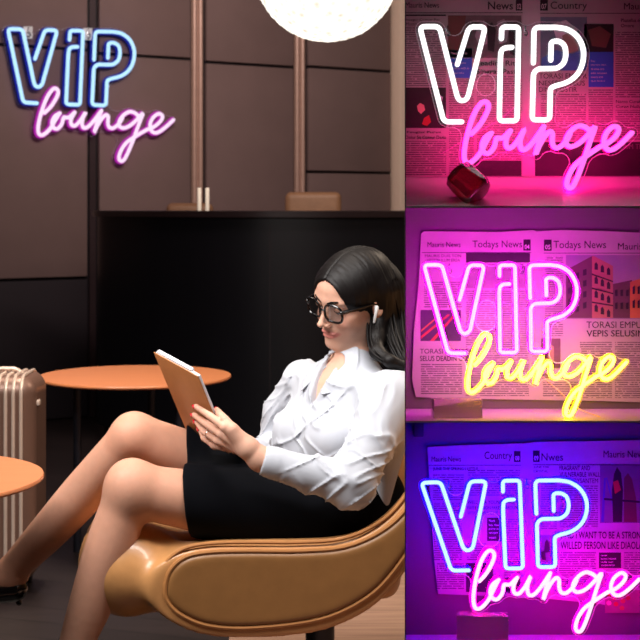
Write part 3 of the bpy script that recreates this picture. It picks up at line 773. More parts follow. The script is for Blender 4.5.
# shoes
m_shoe = mat('black_patent', (8, 8, 10), .2, coat=.4)
def shoe(A, ft, toe, nm, heel):
    def f(p):
        d = smin(sseg(p, A+heel*.55, ft, .031, .031), sseg(p, ft, toe, .031, .019), .02)
        top = sseg(p, A+np.array([0, 0, .01]), ft*.6+toe*.4+np.array([0, 0, .022]), .036, .026)
        return smax(d, -top, .004)
    pts = [A, ft, toe, A+heel]; lo = np.minimum.reduce(pts)-.06; hi = np.maximum.reduce(pts)+.06
    v, q = nets(f, lo, hi, .003); o = bigmesh('shoe', v, q, m_shoe, wm)
    hh_ = MB().tube([A+heel*.55, A+heel*1.0], [.016, .007], 10).build('heel', m_shoe, o, True)
ft = AR+np.array([-.075, -.02, -.045]); shoe(AR, ft, ft+np.array([-.10, -.02, -.03]), 'r', np.array([.022, .0, -.075]))
f2 = ALk+np.array([-.10, -.03, -.075]); f2[2] = .035; toe = f2+np.array([-.07, -.015, -.010]); toe[2] = .022; shoe(ALk, f2, toe, 'l', np.array([.03, 0, .008-ALk[2]]))
# ================================================================ neon signs
FL = lambda pts, r: fillet(pts, r, 5)
V_ = FL([(461.9, 121.8), (444, 121.8), (419.8, 26.4), (439.5, 26.4), (456.8, 92), (462.3, 106), (468, 92), (485.5, 27), (469.2, 26.6), (457.5, 64.3)], 6)
V_ = FL([(461.9, 121.8), (444, 121.8), (419.8, 26.4), (439.5, 26.4), (457.5, 97), (460, 100.5), (465, 100.5), (468, 97), (485.5, 26.8), (469.2, 26.6), (457.5, 64.3)], 5)
I_ = np.vstack([FL([(501.6, 38.5), (502, 26.8), (518.8, 26.8), (517.2, 120.8), (499.5, 120.8), (500.6, 57), (501.5, 50), (505, 47.6), (512, 47.2)], 3.5)])
Pl = FL([(533.6, 62.8), (534.2, 27.2), (557, 27.2)], 5)
P_ = np.vstack([Pl, catmull([(557, 27.2), (568, 29.5), (578, 37), (583.4, 49), (583, 62), (578, 73.5), (568.5, 81.5), (555, 86)], 5)[1:], FL([(555, 86), (550.6, 88), (549.8, 119.8), (532.4, 119.8), (533.6, 73), (538, 68.6), (552, 68.4)], 4)[1:], catmull([(552, 68.4), (558, 67.6), (564, 62.5), (566, 54), (564.5, 45.5), (559.5, 41.4), (554, 41)], 4)[1:], [(551.4, 42.5), (551, 60)]])
SC = [(472.2, 133.7), (480.6, 124.4), (488.1, 110.5), (488.3, 103.2), (482.8, 102), (475, 113.1), (468.4, 131.9), (464.7, 150.6), (465.6, 161.2), (471, 162.5), (479.6, 154.4), (486.4, 142), (491.3, 133.4)]
SCo = [(491.9, 132.8), (485.5, 137.5), (482.3, 145.5), (484.4, 152.2), (489.6, 153), (494.5, 147), (496.2, 140.5), (497.5, 137.6), (503.1, 137.8), (510.8, 130.6)]
SCu = [(510.8, 130.6), (506.6, 139.3), (506.9, 146.6), (511.9, 147.5), (518.5, 140), (524.8, 129.2), (520.8, 139), (521.3, 148.5), (526.5, 149), (533, 142.5), (538.5, 135), (544.4, 126.3)]
SCn = [(544.4, 126.3), (541, 136), (535.9, 154.4), (539.5, 146), (545.4, 136), (550.4, 131.2), (552.9, 134), (552.6, 141), (554.3, 146.6), (559.5, 147.4), (566.5, 141.2), (570.5, 134)]
SCg = [(590.4, 131), (586.3, 127.4), (580, 125.6), (573, 129.4), (567.5, 136.5), (566.4, 143), (570.5, 146.6), (578.5, 144), (587, 136.4), (595.4, 126.6), (591.8, 137.5), (588.2, 148), (583.2, 163), (576.8, 179.5), (571.8, 187.8), (567.2, 185.8), (568.8, 176.5), (576, 164.5), (587.6, 155.4), (600, 147)]
SCe = [(600, 147), (609.5, 142.3), (617.2, 134.8), (619, 128.6), (614.2, 126.3), (607.3, 132.2), (604.2, 141.2), (606.8, 148.6), (613, 149.6), (621.5, 143.6), (632.3, 132.8)]
SCR = [catmull(q, 5) for q in (SC, SCo, SCu, SCn, SCg, SCe)]
MASTER = [(419.8, 26.2), (485.5, 26.8), (444, 121.7), (462.3, 99.5), (518.7, 26.9), (517.1, 121), (499.4, 121), (534, 27.2), (583.8, 55), (532.2, 119.8), (550, 119.8), (488.1, 102), (467, 162.8), (535.9, 154.4), (571.6, 188.1), (632.5, 132.8), (595.6, 126.3), (502, 26.8)]
def basis(p): x = (p[:, 0]-525)/100; y = (p[:, 1]-100)/100; return np.stack([1+0*x, x, y, x*x, x*y, y*y], 1)
def warp(targets):
    A = basis(np.array(MASTER)); M, *_ = np.linalg.lstsq(A, np.array(targets), rcond=None); return lambda q: basis(np.array(q))@M
TG = {
 'lounge': [(8.3, 29.5), (56.6, 30), (23, 102.4), (38.7, 84.8), (83.7, 30.2), (78.9, 105), (66.6, 105), (95.1, 31.5), (135.3, 55.5), (92.8, 105.8), (106, 105.8), (57.4, 88.6), (39, 134.8), (95.1, 132.9), (123, 161), (173.9, 119.8), (141, 112), (69, 30.3)],
 'magenta': [(424.4, 265), (483.4, 265), (448.8, 353.1), (464.9, 332), (515.5, 265), (514.6, 352), (499.2, 352), (530.1, 265), (575.6, 291), (530, 352), (549.3, 351.4), (487, 336), (470.3, 391.8), (537.6, 385), (568.6, 416), (625, 361.8), (594.3, 356.6), (499, 265)],
 'blue': [(423.3, 483.4), (483.6, 482.8), (451.8, 572), (466.8, 542.4), (521, 480), (522.2, 567.6), (506.5, 568.6), (535.8, 479.3), (586.6, 506), (538.8, 568.8), (554.8, 567.4), (490, 553.8), (476.7, 610), (544.4, 600.8), (579.3, 630), (636.3, 579.4), (607, 573.5), (502, 481)]}
ident = lambda q: np.array(q, float)
m_cable = clear('clear_cable', (.8, .8, .8), .5, .2)
m_hook = mat('hook_metal', (190, 190, 195), .25, metal=.9)
m_acr = clear('clear_acrylic', (.97, .97, .98), .035, .04)
m_acr_edge = mat('acrylic_edge', (235, 235, 240), .3, var=.02, trans=.25)  # light caught in the cut edge is put into this white
def neon_sign(label, wf, toW, ny, r, rb, mv, mvb, ms, msb, plate=True, poff=5.2, group='VIP lounge neon signs', gap=0, hooks=((448, 33), (526, 33)), base=None, hookplates=False):
    """toW(px,py,o): world point on the sign's own plane, o metres in front of it"""
    c = toW(*wf([(525, 190)])[0], 0); t = thing('neon_sign', label, 'neon sign', c, group)
    def stroke(path, step, n1, m1, n2, m2):
        q = resample(wf(path), step); W = np.array([toW(a, b, 0) for a, b in q])
        f = MB().tube(W, r, 12).build(n1, m1, t, True, sharp=80)
        Wb = W+np.array(ny)*(-(r*.55+rb*.55)); MB().tube(Wb, rb, 10).build(n2, m2, f, True, sharp=80)
        return q
    allq = []
    for pth in (V_, I_, P_): allq.append(stroke(pth, 1.3, 'letter_tube', mv, 'tube_channel', mvb))
    al = [resample(wf(s), 1.2) for s in SCR]
    W = [np.array([toW(a, b, 0) for a, b in q]) for q in al]
    f = MB(); b = MB()
    for q in W: f.tube(q, r, 12); b.tube(q+np.array(ny)*(-(r*.55+rb*.55)), rb, 10)
    o = f.build('script_tube', ms, t, True, sharp=80); b.build('tube_channel', msb, o, True, sharp=80); allq += al
    if plate:
        A = np.concatenate(allq).astype(np.float32); lo = A.min(0)-14; hi = A.max(0)+14; h = .8
        nx, nz = int((hi[0]-lo[0])/h)+1, int((hi[1]-lo[1])/h)+1; X, Z = np.meshgrid(lo[0]+np.arange(nx)*h, lo[1]+np.arange(nz)*h, indexing='ij')
        D = np.full(X.shape, 1e9)
        for a, b2 in A: D = np.minimum(D, (X-a)**2+(Z-b2)**2)
        D = np.sqrt(D); big = poff+8
        out = D > big                              # close the narrow gaps: dilate by `big`, then erode
        pts = np.argwhere(out & ((~np.roll(out, 1, 0)) | (~np.roll(out, -1, 0)) | (~np.roll(out, 1, 1)) | (~np.roll(out, -1, 1)))).astype(np.float32)*h
        E = np.full(X.shape, 1e9)
        gx = X-lo[0]; gz = Z-lo[1]
        for a, b2 in pts: E = np.minimum(E, (gx-a)**2+(gz-b2)**2)
        E = np.sqrt(E); Fd_ = (big-poff)-E; Fd_[out] = 5
        th = 3.0
        def look(p):
            i = np.clip(((p[:, 0]-lo[0])/h), 0, nx-1.01); j = np.clip(((p[:, 2]-lo[1])/h), 0, nz-1.01); a = i.astype(int); c_ = j.astype(int); u = i-a; v = j-c_
            return (Fd_[a, c_]*(1-u)*(1-v)+Fd_[a+1, c_]*u*(1-v)+Fd_[a, c_+1]*(1-u)*v+Fd_[a+1, c_+1]*u*v).astype(np.float32)
        v3, q3 = nets(lambda p: smax(look(p), np.abs(p[:, 1])-.9, 1.8), (lo[0], -1.8, lo[1]), (hi[0], 1.8, hi[1]), .8)
        back_ = r*.55+rb*.55+rb*1.0
        Wv = np.array([toW(a, c_, -back_-.002+y*.002*-1) for a, y, c_ in v3])
        o = bigmesh('acrylic_panel', Wv, q3, [m_acr, m_acr_edge], t)
        me = o.data; me.update(); nrm = np.zeros(len(me.polygons)*3); me.polygons.foreach_get('normal', nrm); nrm = nrm.reshape(-1, 3)
        me.polygons.foreach_set('material_index', (np.abs(nrm@np.array(ny)) < .90).astype(np.int32)); me.polygons.foreach_set('use_smooth', [False]*len(me.polygons))
    for hx, hz in hooks:
        a = wf([(hx, hz)])[0]; 
        hk = MB()
        ring = [toW(a[0]+1.6*math.cos(u), a[1]+2.4*math.sin(u), .002) for u in np.linspace(-2.6, 2.4, 14)]
        ring = [toW(a[0]-.3, a[1]-7, .001)]+ring; hk.tube(ring, r*.28, 6).build('hook', m_hook, t, True)
        if hookplates: 
            p0 = toW(a[0], a[1]-2, -.012); ux = toW(1, 0, 0)-toW(0, 0, 0); ux /= np.linalg.norm(ux); Rm = np.stack([ux, ny, (0, 0, 1)], 1)
            MB().box(p0, (.028, .004, .034), Rm).build('mounting_plate', m_acr_edge, t, bevel=.003)
    return t
# the sign on the lounge wall
g_blue = glow('neon_pale_blue', (.48, .78, 1.0), 1.2); g_blueb = glow('neon_blue_side', (.012, .02, .30), 1.0)
g_pink = glow('neon_pale_pink', (1.0, .74, .95), 1.1); g_pinkb = glow('neon_pink_side', (.45, .02, .40), 1.0)
def wl_map(px, py, o): return wallpt(px, py, .075)+WN*o
neon_sign('large blue and pink VIP lounge neon sign hanging on the dark panelled wall', warp(TG['lounge']), wl_map, WN, .0105, .0175, g_blue, g_blueb, g_pink, g_pinkb, True, 4.5, hookplates=True)

# ================================================================ three display boxes stacked at the right
FY, BY = 2.30, 2.435
m_boxw = mat('box_wall_paint', (92, 84, 88), .7, var=.04, scale=(12, 12, 12), bump=.2)
m_boxd = mat('box_dark_panel', (28, 20, 30), .6)
m_boxs = mat('box_shelf_white', (190, 180, 182), .42, var=.04, scale=(25, 25, 25), bump=.1)
def text_mesh(m, s, x0, y0, x1, y1, Y, bold=0.0):
    c = bpy.data.curves.new('t', 'FONT'); c.body = s; c.offset = 0 if 'M' in s else min(bold, .012); c.resolution_u = 3
    o = bpy.data.objects.new('t', c); COL.objects.link(o); dg = bpy.context.evaluated_depsgraph_get(); me = bpy.data.meshes.new_from_object(o.evaluated_get(dg))
    vs = np.array([v.co[:] for v in me.vertices]); lo = vs.min(0); hi = vs.max(0)
    A = P(x0, y1, Y); B = P(x1, y0, Y)
    V = [(A[0]+(v[0]-lo[0])/(hi[0]-lo[0])*(B[0]-A[0]), Y, A[2]+(v[1]-lo[1])/(hi[1]-lo[1])*(B[2]-A[2])) for v in vs]
    m.add(V, [tuple(f.vertices) for f in me.polygons])
    bpy.data.objects.remove(o); bpy.data.curves.remove(c); bpy.data.meshes.remove(me)
m_paper = mat('newsprint', (166, 160, 156), .85, var=.06, scale=(14, 14, 14), bump=.4, bdist=.004)
m_ink = mat('printing_ink', (22, 20, 22), .8)
m_digit = mat('white_print', (210, 206, 200), .8)
def print_mat():
    m = bpy.data.materials.new('body_text_print'); m.use_nodes = True; nt = m.node_tree; N = nt.nodes; L = nt.links; b = N['Principled BSDF']; b.inputs['Roughness'].default_value = .85
    tc = N.new('ShaderNodeTexCoord'); sx = N.new('ShaderNodeSeparateXYZ'); L.new(tc.outputs['Object'], sx.inputs[0])
    def M(op, a, b_=None):
        n = N.new('ShaderNodeMath'); n.operation = op
        for i, v in enumerate((a, b_)):
            if v is None: continue
            if isinstance(v, (int, float)): n.inputs[i].default_value = v
            else: L.new(v, n.inputs[i])
        return n.outputs[0]
    row = M('MULTIPLY', sx.outputs['Z'], 1/.0036); fl_ = M('FLOOR', row); fr_ = M('SUBTRACT', row, fl_)
    cb = N.new('ShaderNodeCombineXYZ'); L.new(M('MULTIPLY', sx.outputs['X'], 260), cb.inputs[0]); L.new(M('MULTIPLY', fl_, 7.3), cb.inputs[1])
    nz = N.new('ShaderNodeTexNoise'); nz.inputs['Scale'].default_value = 1.0; nz.inputs['Detail'].default_value = 2; L.new(cb.outputs[0], nz.inputs['Vector'])
    ink = M('MULTIPLY', M('LESS_THAN', fr_, .52), M('GREATER_THAN', nz.outputs['Fac'], .40))
    mx = N.new('ShaderNodeMix'); mx.data_type = 'RGBA'; L.new(ink, mx.inputs[0]); mx.inputs[6].default_value = rgb((164, 158, 154)); mx.inputs[7].default_value = rgb((92, 88, 88)); L.new(mx.outputs[2], b.inputs['Base Color'])
    return m
m_print = print_mat()
def pic(name, c1, c2, sc=40): return mat(name, c1, .7, scale=(sc, sc, sc*1.3), col2=c2, detail=5)
class Paper:
    def __init__(s, label, outline, Y):
        s.Y = Y; c = P(525, np.mean([q[1] for q in outline]), Y); s.t = thing('newspaper', label, 'newspaper', c, 'newspapers behind the signs')
        poly = [P(a, b, Y) for a, b in outline]; m = MB(); m.prism(poly, np.array([0, .0012, 0]), np.array([0, 0, 0])); m.build('sheet', m_paper, s.t)
        s.ink = MB(); s.k = 0
    def rect(s, m, x0, y0, x1, y1, lift=.0006): a, b = P(x0, y0, s.Y-lift), P(x1, y1, s.Y-lift); m.quad((a[0], a[1], a[2]), (b[0], a[1], a[2]), (b[0], a[1], b[2]), (a[0], a[1], b[2]))
    def text(s, *rects):
        for r in rects: m = MB(); s.rect(m, *r, lift=.0003); m.build('text_column', m_print, s.t)
    def photo(s, r, mt, extra=()):
        m = MB(); s.rect(m, *r, lift=.0005); o = m.build('printed_photo', mt, s.t)
        for k, (em, poly) in enumerate(extra):
            m = MB(); pts = [P(a, b, s.Y-.0007-.00005*k) for a, b in poly]; m.add(pts, [tuple(range(len(pts)))]); m.build('photo_detail', em, o)
        return o
    def box(s, x0, y0, x1, y1, num):
        m = MB(); s.rect(m, x0, y0, x1, y1); o = m.build('page_number_box', m_ink, s.t)
        if num: m = MB(); text_mesh(m, num, x0+1.2, (y0+y1)/2-.5, x1-1.2, y1-1.5, s.Y-.0009, .01); m.build('page_number', m_digit, o)
    def head(s, name, txt, x0, y0, x1, y1, bold=.0, mt=None): m = MB(); text_mesh(m, txt, x0, y0, x1, y1, s.Y-.0007, bold); m.build(name, mt or m_ink, s.t)
    def rule(s, x0, y0, x1, y1): m = MB(); s.rect(m, x0, y0, x1, y1); m.build('rule', m_ink, s.t)
# woff fix: children built in world coordinates (handled by mesh())
def display_box(label, ytop, ybot, slope=None):
    zt_ = P(0, ytop, FY)[2]; zb_ = P(0, ybot, FY)[2]; xL = lambda Y: (405-CX)/F*Y; xR = (700-CX)/F*FY
    t = thing('display_box', label, 'display box', (.32, 2.42, zb_-.003), 'display boxes stacked at the right')
    MB().box(((xL(BY)-.0+xR)/2, BY+.004, (zt_+zb_)/2), ((xR-xL(BY))/2, .004, (zt_-zb_)/2)).build('back_panel', m_boxw, t)
    V = []
    for z in (zb_-.003, zt_): V += [(xL(FY), FY, z), (xL(FY)+.0012, FY, z), (xL(BY)+.0012, BY+.008, z), (xL(BY), BY+.008, z)]
    m = MB(); m.add(V, [(0, 1, 2, 3), (7, 6, 5, 4), (0, 4, 5, 1), (1, 5, 6, 2), (2, 6, 7, 3), (3, 7, 4, 0)]); m.build('side_panel', m_boxd, t)
    MB().box((xR, (FY+BY)/2, (zt_+zb_)/2), (.002, (BY-FY)/2, (zt_-zb_)/2)).build('side_panel', m_boxd, t)
    x0, x1 = xL(FY)+.0012, xR-.002
    zs = zb_+(slope or 0)
    m = MB(); m.add([(x0, FY, zb_-.003), (x1, FY, zb_-.003), (x1, BY, zb_-.003), (xL(BY)+.0013, BY, zb_-.003), (x0, FY, zb_), (x1, FY, zb_), (x1, BY, zs), (xL(BY)+.0013, BY, zs)], [(0, 1, 2, 3), (4, 7, 6, 5), (0, 4, 5, 1), (1, 5, 6, 2), (2, 6, 7, 3), (3, 7, 4, 0)]); m.build('shelf', m_boxs, t)
    return t, zb_
b1, zb1 = display_box('top display box at right lined with newspaper, glowing white and pink', -60, 206, .0472)
b2, zb2 = display_box('middle display box at right with newspaper backing, glowing magenta and yellow', 207.8, 420.8)
b3, zb3 = display_box('bottom display box at right with newspaper backing, glowing blue and pink', 422.6, 660)
MB().box((.32+.03, 2.42, P(0, -62, FY)[2]+.004), (.24, .125, .003)).build('top_panel', m_boxd, b1)
cb = thing('display_plinth', 'dark plinth under the bottom display box', 'plinth', (.35, 2.42, 0)); MB().box((.36, 2.375, (zb3-.003)/2-.0005), (.215, .05, (zb3-.003)/2-.0005)).build('cabinet_body', m_boxd, cb, bevel=.002)

YP = BY-.0035
# ---- newspaper 1
n1 = Paper('newspaper spread with News and Country pages lining the top display box', [(404.8, -40), (648, -40), (648, 177), (404.8, 177)], YP)
m_gut = mat('page_gutter', (176, 172, 170), .85); gm = MB(); n1.rect(gm, 523, -40, 540, 176.5, .0002); gm.build('page_fold', m_gut, n1.t)
n1.text((405.5, 26, 446, 86), (405.5, 141, 446, 176), (449, 79, 474, 176), (477, 76, 521.5, 160), (541, 93, 586, 140), (588.5, 89, 613, 140), (615.5, 32, 648, 98), (615.5, 110, 648, 140))
n1.head('masthead', 'Mauris News', 397.5+8, 2.2, 439, 7.8, .01); n1.head('masthead', 'News', 488, 1.6, 513, 9.6, .01); n1.head('masthead', 'Country', 550.5, 1.6, 587, 11.2, .0); n1.head('masthead', 'Mauris', 624, 3, 648, 9.5, .01)
n1.box(515.8, -2, 522.3, 10.6, '02'); n1.box(540.2, -2, 547.8, 10.6, '07'); n1.rule(405, 12.4, 522.5, 13); n1.rule(540, 13, 648, 13.6)
m_b = mat('blue_print', (38, 92, 190), .7, var=.05); m_w = mat('pale_print', (200, 198, 200), .7); m_dk = mat('dark_print', (26, 20, 22), .7); m_rd = mat('red_print', (170, 40, 36), .7); m_pk = mat('pink_print', (214, 150, 140), .7)
n1.rule(405, 14.6, 446, 16)
n1.head('headline', 'Integer Consur For', 406, 18.5, 440, 21.5, .01); n1.head('headline', 'Mattis', 406, 22.5, 417, 25.3, .01)
n1.photo((405.5, 87.5, 446, 128), pic('dark_portrait_print', (40, 26, 26), (14, 10, 12)), [(m_rd, [(424, 118), (429, 115), (431, 122), (427, 126), (422, 124)]), (m_pk, [(417, 106), (420, 103), (424, 105), (425, 110), (421, 114), (418, 111)]), (m_w, [(438, 98), (440, 95), (443, 97), (442, 101)])])
n1.head('caption', 'Feugiat Purus', 407, 131, 441, 133.8, .01); n1.head('caption', 'Dolor Sit Consur Denis', 405.5, 135.6, 446, 139, .01)
m_fig = mat('grey_figure_print', (150, 146, 146), .7); m_brn = mat('brown_print', (96, 62, 50), .7)
n1.photo((448, 15.5, 521.5, 58), pic('brown_photo_print', (112, 104, 102), (58, 48, 46), 60), [(m_brn, [(448, 15.5), (466, 15.5), (461, 50), (448, 50)]), (m_fig, [(478, 24), (484, 20), (488, 28), (487, 44), (479, 46), (475, 36)]), (m_dk, [(487, 26), (492, 22), (496, 30), (494, 52), (488, 50)]), (m_fig, [(497, 22), (504, 19), (509, 26), (507, 42), (499, 44)]), (m_dk, [(509, 30), (516, 24), (519, 34), (517, 56), (510, 54)])])
n1.photo((449, 48.5, 472, 78), m_b)
for k in range(5): n1.head('caption', ['Vestibulum et', 'magna sed lorem', 'dictum sapien', 'ornare velit in', 'congue tellus'][k], 451, 52+k*5, 451+[16, 19, 15, 18, 13][k], 54.3+k*5, .0, m_w)
n1.head('headline', 'Leading Ritsi', 476.5, 60.5, 520, 67.2, .01); n1.head('headline', 'Singras Paste', 476.5, 69, 520, 75.5, .01)
n1.photo((474, 160.5, 521.5, 176), pic('dark_photo_print', (44, 30, 36), (14, 10, 12), 120))
m_skin2 = mat('skin_print', (150, 122, 108), .7); m_shirt2 = mat('blue_shirt_print', (58, 110, 178), .7, var=.2, scale=(60, 60, 60)); m_sky2 = mat('teal_print', (92, 122, 140), .7)
n1.photo((540.5, 17, 587, 70.5), pic('portrait_print', (110, 128, 138), (70, 84, 98), 30), [(m_w, [(552, 24), (566, 20), (578, 30), (570, 40), (556, 38)]), (m_shirt2, [(540.5, 70.5), (542, 58), (556, 50), (572, 54), (587, 48), (587, 70.5)]), (m_skin2, [(562, 36), (572, 30), (580, 38), (578, 50), (568, 54)])])
n1.photo((584, 24, 613.5, 52), m_dk, [(m_brn, [(588, 30), (600, 26), (611, 34), (606, 48), (592, 46)])])
n1.photo((588.5, 52, 613.5, 87), m_b)
for k in range(6): n1.head('caption', ['Nunc', 'pharetra diam', 'sit amet orci', 'elit massa', 'viverra urna', 'quis lectus'][k], 591, 60+k*4, 591+[4, 15, 13, 16, 12, 14][k], 62+k*4, .0, m_w)
n1.head('headline', 'TORASI EMPUR', 539, 73.4, 587, 78.6, .0); n1.head('headline', 'NESEPIS SELUS', 539, 80.6, 585, 85.6, .0); n1.head('headline', 'DIMT COSTIR', 539, 87, 577, 92, .0)
n1.photo((535, 142, 648, 176), pic('dark_photo_print', (40, 26, 30), (16, 10, 14), 40))
n1.head('headline', 'Nemo Curabitur', 616, 100, 648, 103, .01); n1.head('headline', 'Curae Nulla', 616, 105, 641, 108, .01); n1.head('headline', 'Phasellus donec', 621, 18.5, 648, 22, .01); n1.head('headline', 'Ornare', 621, 24, 634, 27.2, .01)
n1.head('headline', 'DUM TE', 620, 144, 642, 149, .02, mat('grey_print', (120, 110, 112), .8))
# ---- newspaper 2
n2 = Paper('newspaper spread with Todays News pages standing in the middle display box', [(416, 397), (412, 380), (414, 330), (419, 280), (421, 234), (424, 231.5), (460, 231.5), (500, 232), (533, 230), (537, 231.5), (560, 230), (600, 231), (648, 233), (648, 402.5), (600, 401), (540, 400), (480, 399)], YP)
n2.text((424, 281, 462, 308), (421, 363, 462, 394), (466, 290, 529, 346), (466, 346, 529, 396), (545, 256, 563, 336), (543, 382, 578, 397), (580, 342, 612, 398), (615, 342, 648, 398))
n2.head('masthead', 'Mauris News', 427.5, 242, 460.5, 247.2, .01); n2.head('masthead', 'Todays News', 472.5, 240.6, 522, 249.6, .0); n2.head('masthead', 'Todays News', 553.5, 240.8, 606, 250.6, .0); n2.head('masthead', 'Mauris', 618, 243, 642, 249.6, .01)
n2.box(523.4, 239.4, 530.6, 250.6, '04'); n2.box(544, 239.6, 551.6, 250.8, '05'); n2.rule(422, 252.3, 531, 252.9); n2.rule(544, 252.8, 648, 253.4)
n2.head('headline', 'MAURIS DUIS TON', 425, 254.4, 461, 257.2, .01); n2.head('headline', 'VESTIBULUM ERSA', 427, 258.8, 460, 261.6, .01)
n2.photo((466, 253, 530, 262.5), m_dk); n2.photo((466, 264, 529, 288), pic('grey_photo_print', (150, 136, 140), (96, 86, 90), 60))
m_sky = pic('evening_sky_print', (96, 100, 128), (150, 130, 130), 18); m_fac = mat('facade_print', (150, 100, 84), .7, var=.1); m_fac2 = mat('facade_shadow_print', (86, 60, 66), .7, var=.1); m_win = mat('window_print', (34, 24, 34), .7); m_fac3 = mat('ochre_facade_print', (178, 112, 60), .7, var=.1)
ex = [(m_fac2, [(566, 270), (592, 256), (592, 318), (566, 318)]), (m_fac, [(592, 256), (594, 256), (613, 266), (613, 318), (592, 318)]), (m_fac2, [(613, 284), (632, 280), (632, 318), (613, 318)]), (m_fac3, [(630, 282), (648, 276), (648, 318), (630, 318)])]
for r_ in range(4):
    for c_ in range(3): x = 594.5+c_*6.2; y = 262+r_*14+c_*2.6; ex.append((m_win, [(x, y+2), (x+1.7, y), (x+3.4, y+2.6), (x+3.4, y+8), (x, y+7.5)]))
    for c_ in range(3): x = 568+c_*7.5; y = 276+r_*11-c_*3.6; ex.append((m_win, [(x, y+1), (x+3.5, y), (x+3.5, y+6), (x, y+7)]))
for r_ in range(3): ex.append((m_dk, [(592, 273.5+r_*14), (613, 281+r_*12), (613, 282.2+r_*12), (592, 275+r_*14)]))
for r_ in range(2):
    for c_ in range(3): x = 615+c_*5.5; y = 290+r_*13; ex.append((m_win, [(x, y), (x+2.6, y-.6), (x+2.6, y+6), (x, y+6)]))
    for c_ in range(3): x = 632.5+c_*5; y = 287+r_*14; ex.append((m_win, [(x, y), (x+2.4, y-1.6), (x+2.4, y+7), (x, y+7)]))
n2.photo((566, 255, 648, 319), m_sky, ex)
n2.head('headline', 'TORASI EMPUS', 586.5, 321.5, 646, 328, .01); n2.head('headline', 'VEPIS SELUSIN', 586.5, 330.2, 644, 336.6, .01)
m_rt = mat('light_trail_print', (170, 60, 50), .7); m_road = pic('road_print', (70, 50, 76), (40, 26, 46), 30)
n2.photo((420.5, 310, 461, 341), m_road, [(m_rt, [(421, 336), (448, 314), (450, 315), (421, 339)]), (m_rt, [(430, 341), (456, 312), (458, 312.6), (434, 341)]), (m_fac3, [(421, 330), (440, 314), (441, 314.8), (421, 332)])])
n2.head('headline', 'TORASI LOREM PSI', 420, 348.8, 477, 353.6, .01); n2.head('headline', 'SELUS DEADIN COST', 420, 355.8, 473, 361, .01)
n2.photo((541, 338.5, 560.5, 368), pic('figure_print', (110, 84, 92), (54, 36, 44), 50), [(m_skin2, [(548, 348), (551, 344), (554, 347), (554, 362), (548, 362)])])
for k, s_ in enumerate(('IN', 'BITE', 'VESTIBULUM')): n2.head('caption', s_, 542, 370+k*3.6, 542+[3, 6, 14][k], 372.4+k*3.6, .01)
# ---- newspaper 3
n3 = Paper('newspaper spread with Country and Nwes pages in the bottom display box', [(438, 594), (434, 560), (431, 510), (427.5, 449), (427.5, 447), (480, 444.5), (525, 443.5), (536, 442), (600, 441), (648, 440), (648, 614), (600, 604), (540, 598)], YP)
n3.text((433, 474, 464, 500), (468, 470, 520, 496), (434, 502, 462, 560), (437, 563, 464, 590), (504, 518, 520, 594), (467, 543, 486, 560), (541, 478, 557, 530), (560, 485, 598, 528), (556, 552, 596, 592), (624, 552, 648, 588))
n3.head('masthead', 'Mauris News', 431.5, 456.6, 461, 461.6, .01); n3.head('masthead', 'Country', 484.5, 451.6, 512, 461.4, .0); n3.head('masthead', 'Nwes', 541.5, 453.2, 563, 460.8, .0); n3.head('masthead', 'Mauris News', 603.5, 450.6, 646, 457.6, .01)
n3.box(514, 451, 520.5, 462, '08'); n3.box(533, 450.5, 539.6, 462, '09'); n3.rule(429, 465, 521, 465.5); n3.rule(533, 464.4, 648, 465)
n3.head('headline', 'JUNE THE SPRING I LITTLE', 433, 467.4, 478, 471, .01); n3.head('headline', 'JUNE THE', 533.5, 466, 549, 468.6, .01); n3.head('headline', 'CRYSTAL', 533.5, 470, 548, 472.4, .01)
for k, s_ in enumerate(('FRAGRANT AND', 'VULNERABLE WALL', 'OF CHRYSANTEM')): n3.head('headline', s_, 559.5, 465.6+k*6.4, [590, 600, 598][k], 470.4+k*6.4, .01)
n3.head('headline', 'WELL AS A YOUNG SPACE IN', 467.5, 500.5, 520, 504, .01); n3.head('headline', 'PAPER PERSON FARE IN AROUND', 467.5, 506, 520, 509.4, .01); n3.head('headline', 'WITH CALM LANDING', 467.5, 511.4, 498, 514.8, .01)
m_ld = mat('blue_ladder_print', (70, 84, 130), .7)
n3.photo((600, 465, 648, 523), pic('street_photo_print', (120, 112, 120), (84, 78, 90), 24), [(m_ld, [(601, 522), (604, 478), (606, 478), (604, 522)]), (m_ld, [(606, 478), (616, 521), (618, 521), (607, 477)]), (m_dk, [(614, 474), (617, 467), (621, 473), (623, 490), (622, 522), (613, 522), (612, 490)]), (m_brn, [(624, 478), (628, 473), (632, 479), (636, 498), (637, 522), (624, 522)]), (m_rd, [(613, 482), (618, 480), (621, 490), (615, 494)]), (m_dk, [(604, 498), (640, 501), (640, 503), (604, 500)])])
n3.head('headline', 'AND I WANT TO BE A STRONG', 561, 531.6, 645, 538.6, .01); n3.head('headline', 'WILLED FERSON LIKE DIAOLA', 560.5, 541.6, 643, 549, .01)
n3.photo((599, 552.5, 621, 568), m_dk)
for k in range(4): n3.head('caption', ['Aenean', 'lacinia bibend', 'nulla sed', 'consectetur'][k], 601, 554.4+k*3.3, 601+[6, 15, 12, 14][k], 556.2+k*3.3, .0, m_w)
n3.photo((487, 517.5, 503, 541), m_dk)
for k in range(5): n3.head('caption', ['Morbi', 'leo risus', 'porta ac', 'semper', 'vesti'][k], 489, 519.6+k*4.2, 489+[6, 11, 10, 9, 7][k], 521.8+k*4.2, .0, m_w)
n3.photo((539, 535, 553.5, 563), pic('cyclist_print', (130, 120, 140), (80, 72, 96), 60), [(m_dk, [(545, 542), (547, 539), (549, 543), (550, 552), (544, 553)]), (m_dk, [(541, 552), (545, 550), (546, 560), (542, 560)])])
n3.photo((466, 563, 493, 592), pic('dark_photo_print', (48, 38, 50), (20, 14, 24), 50)); n3.photo((505, 578, 520, 592), m_dk)
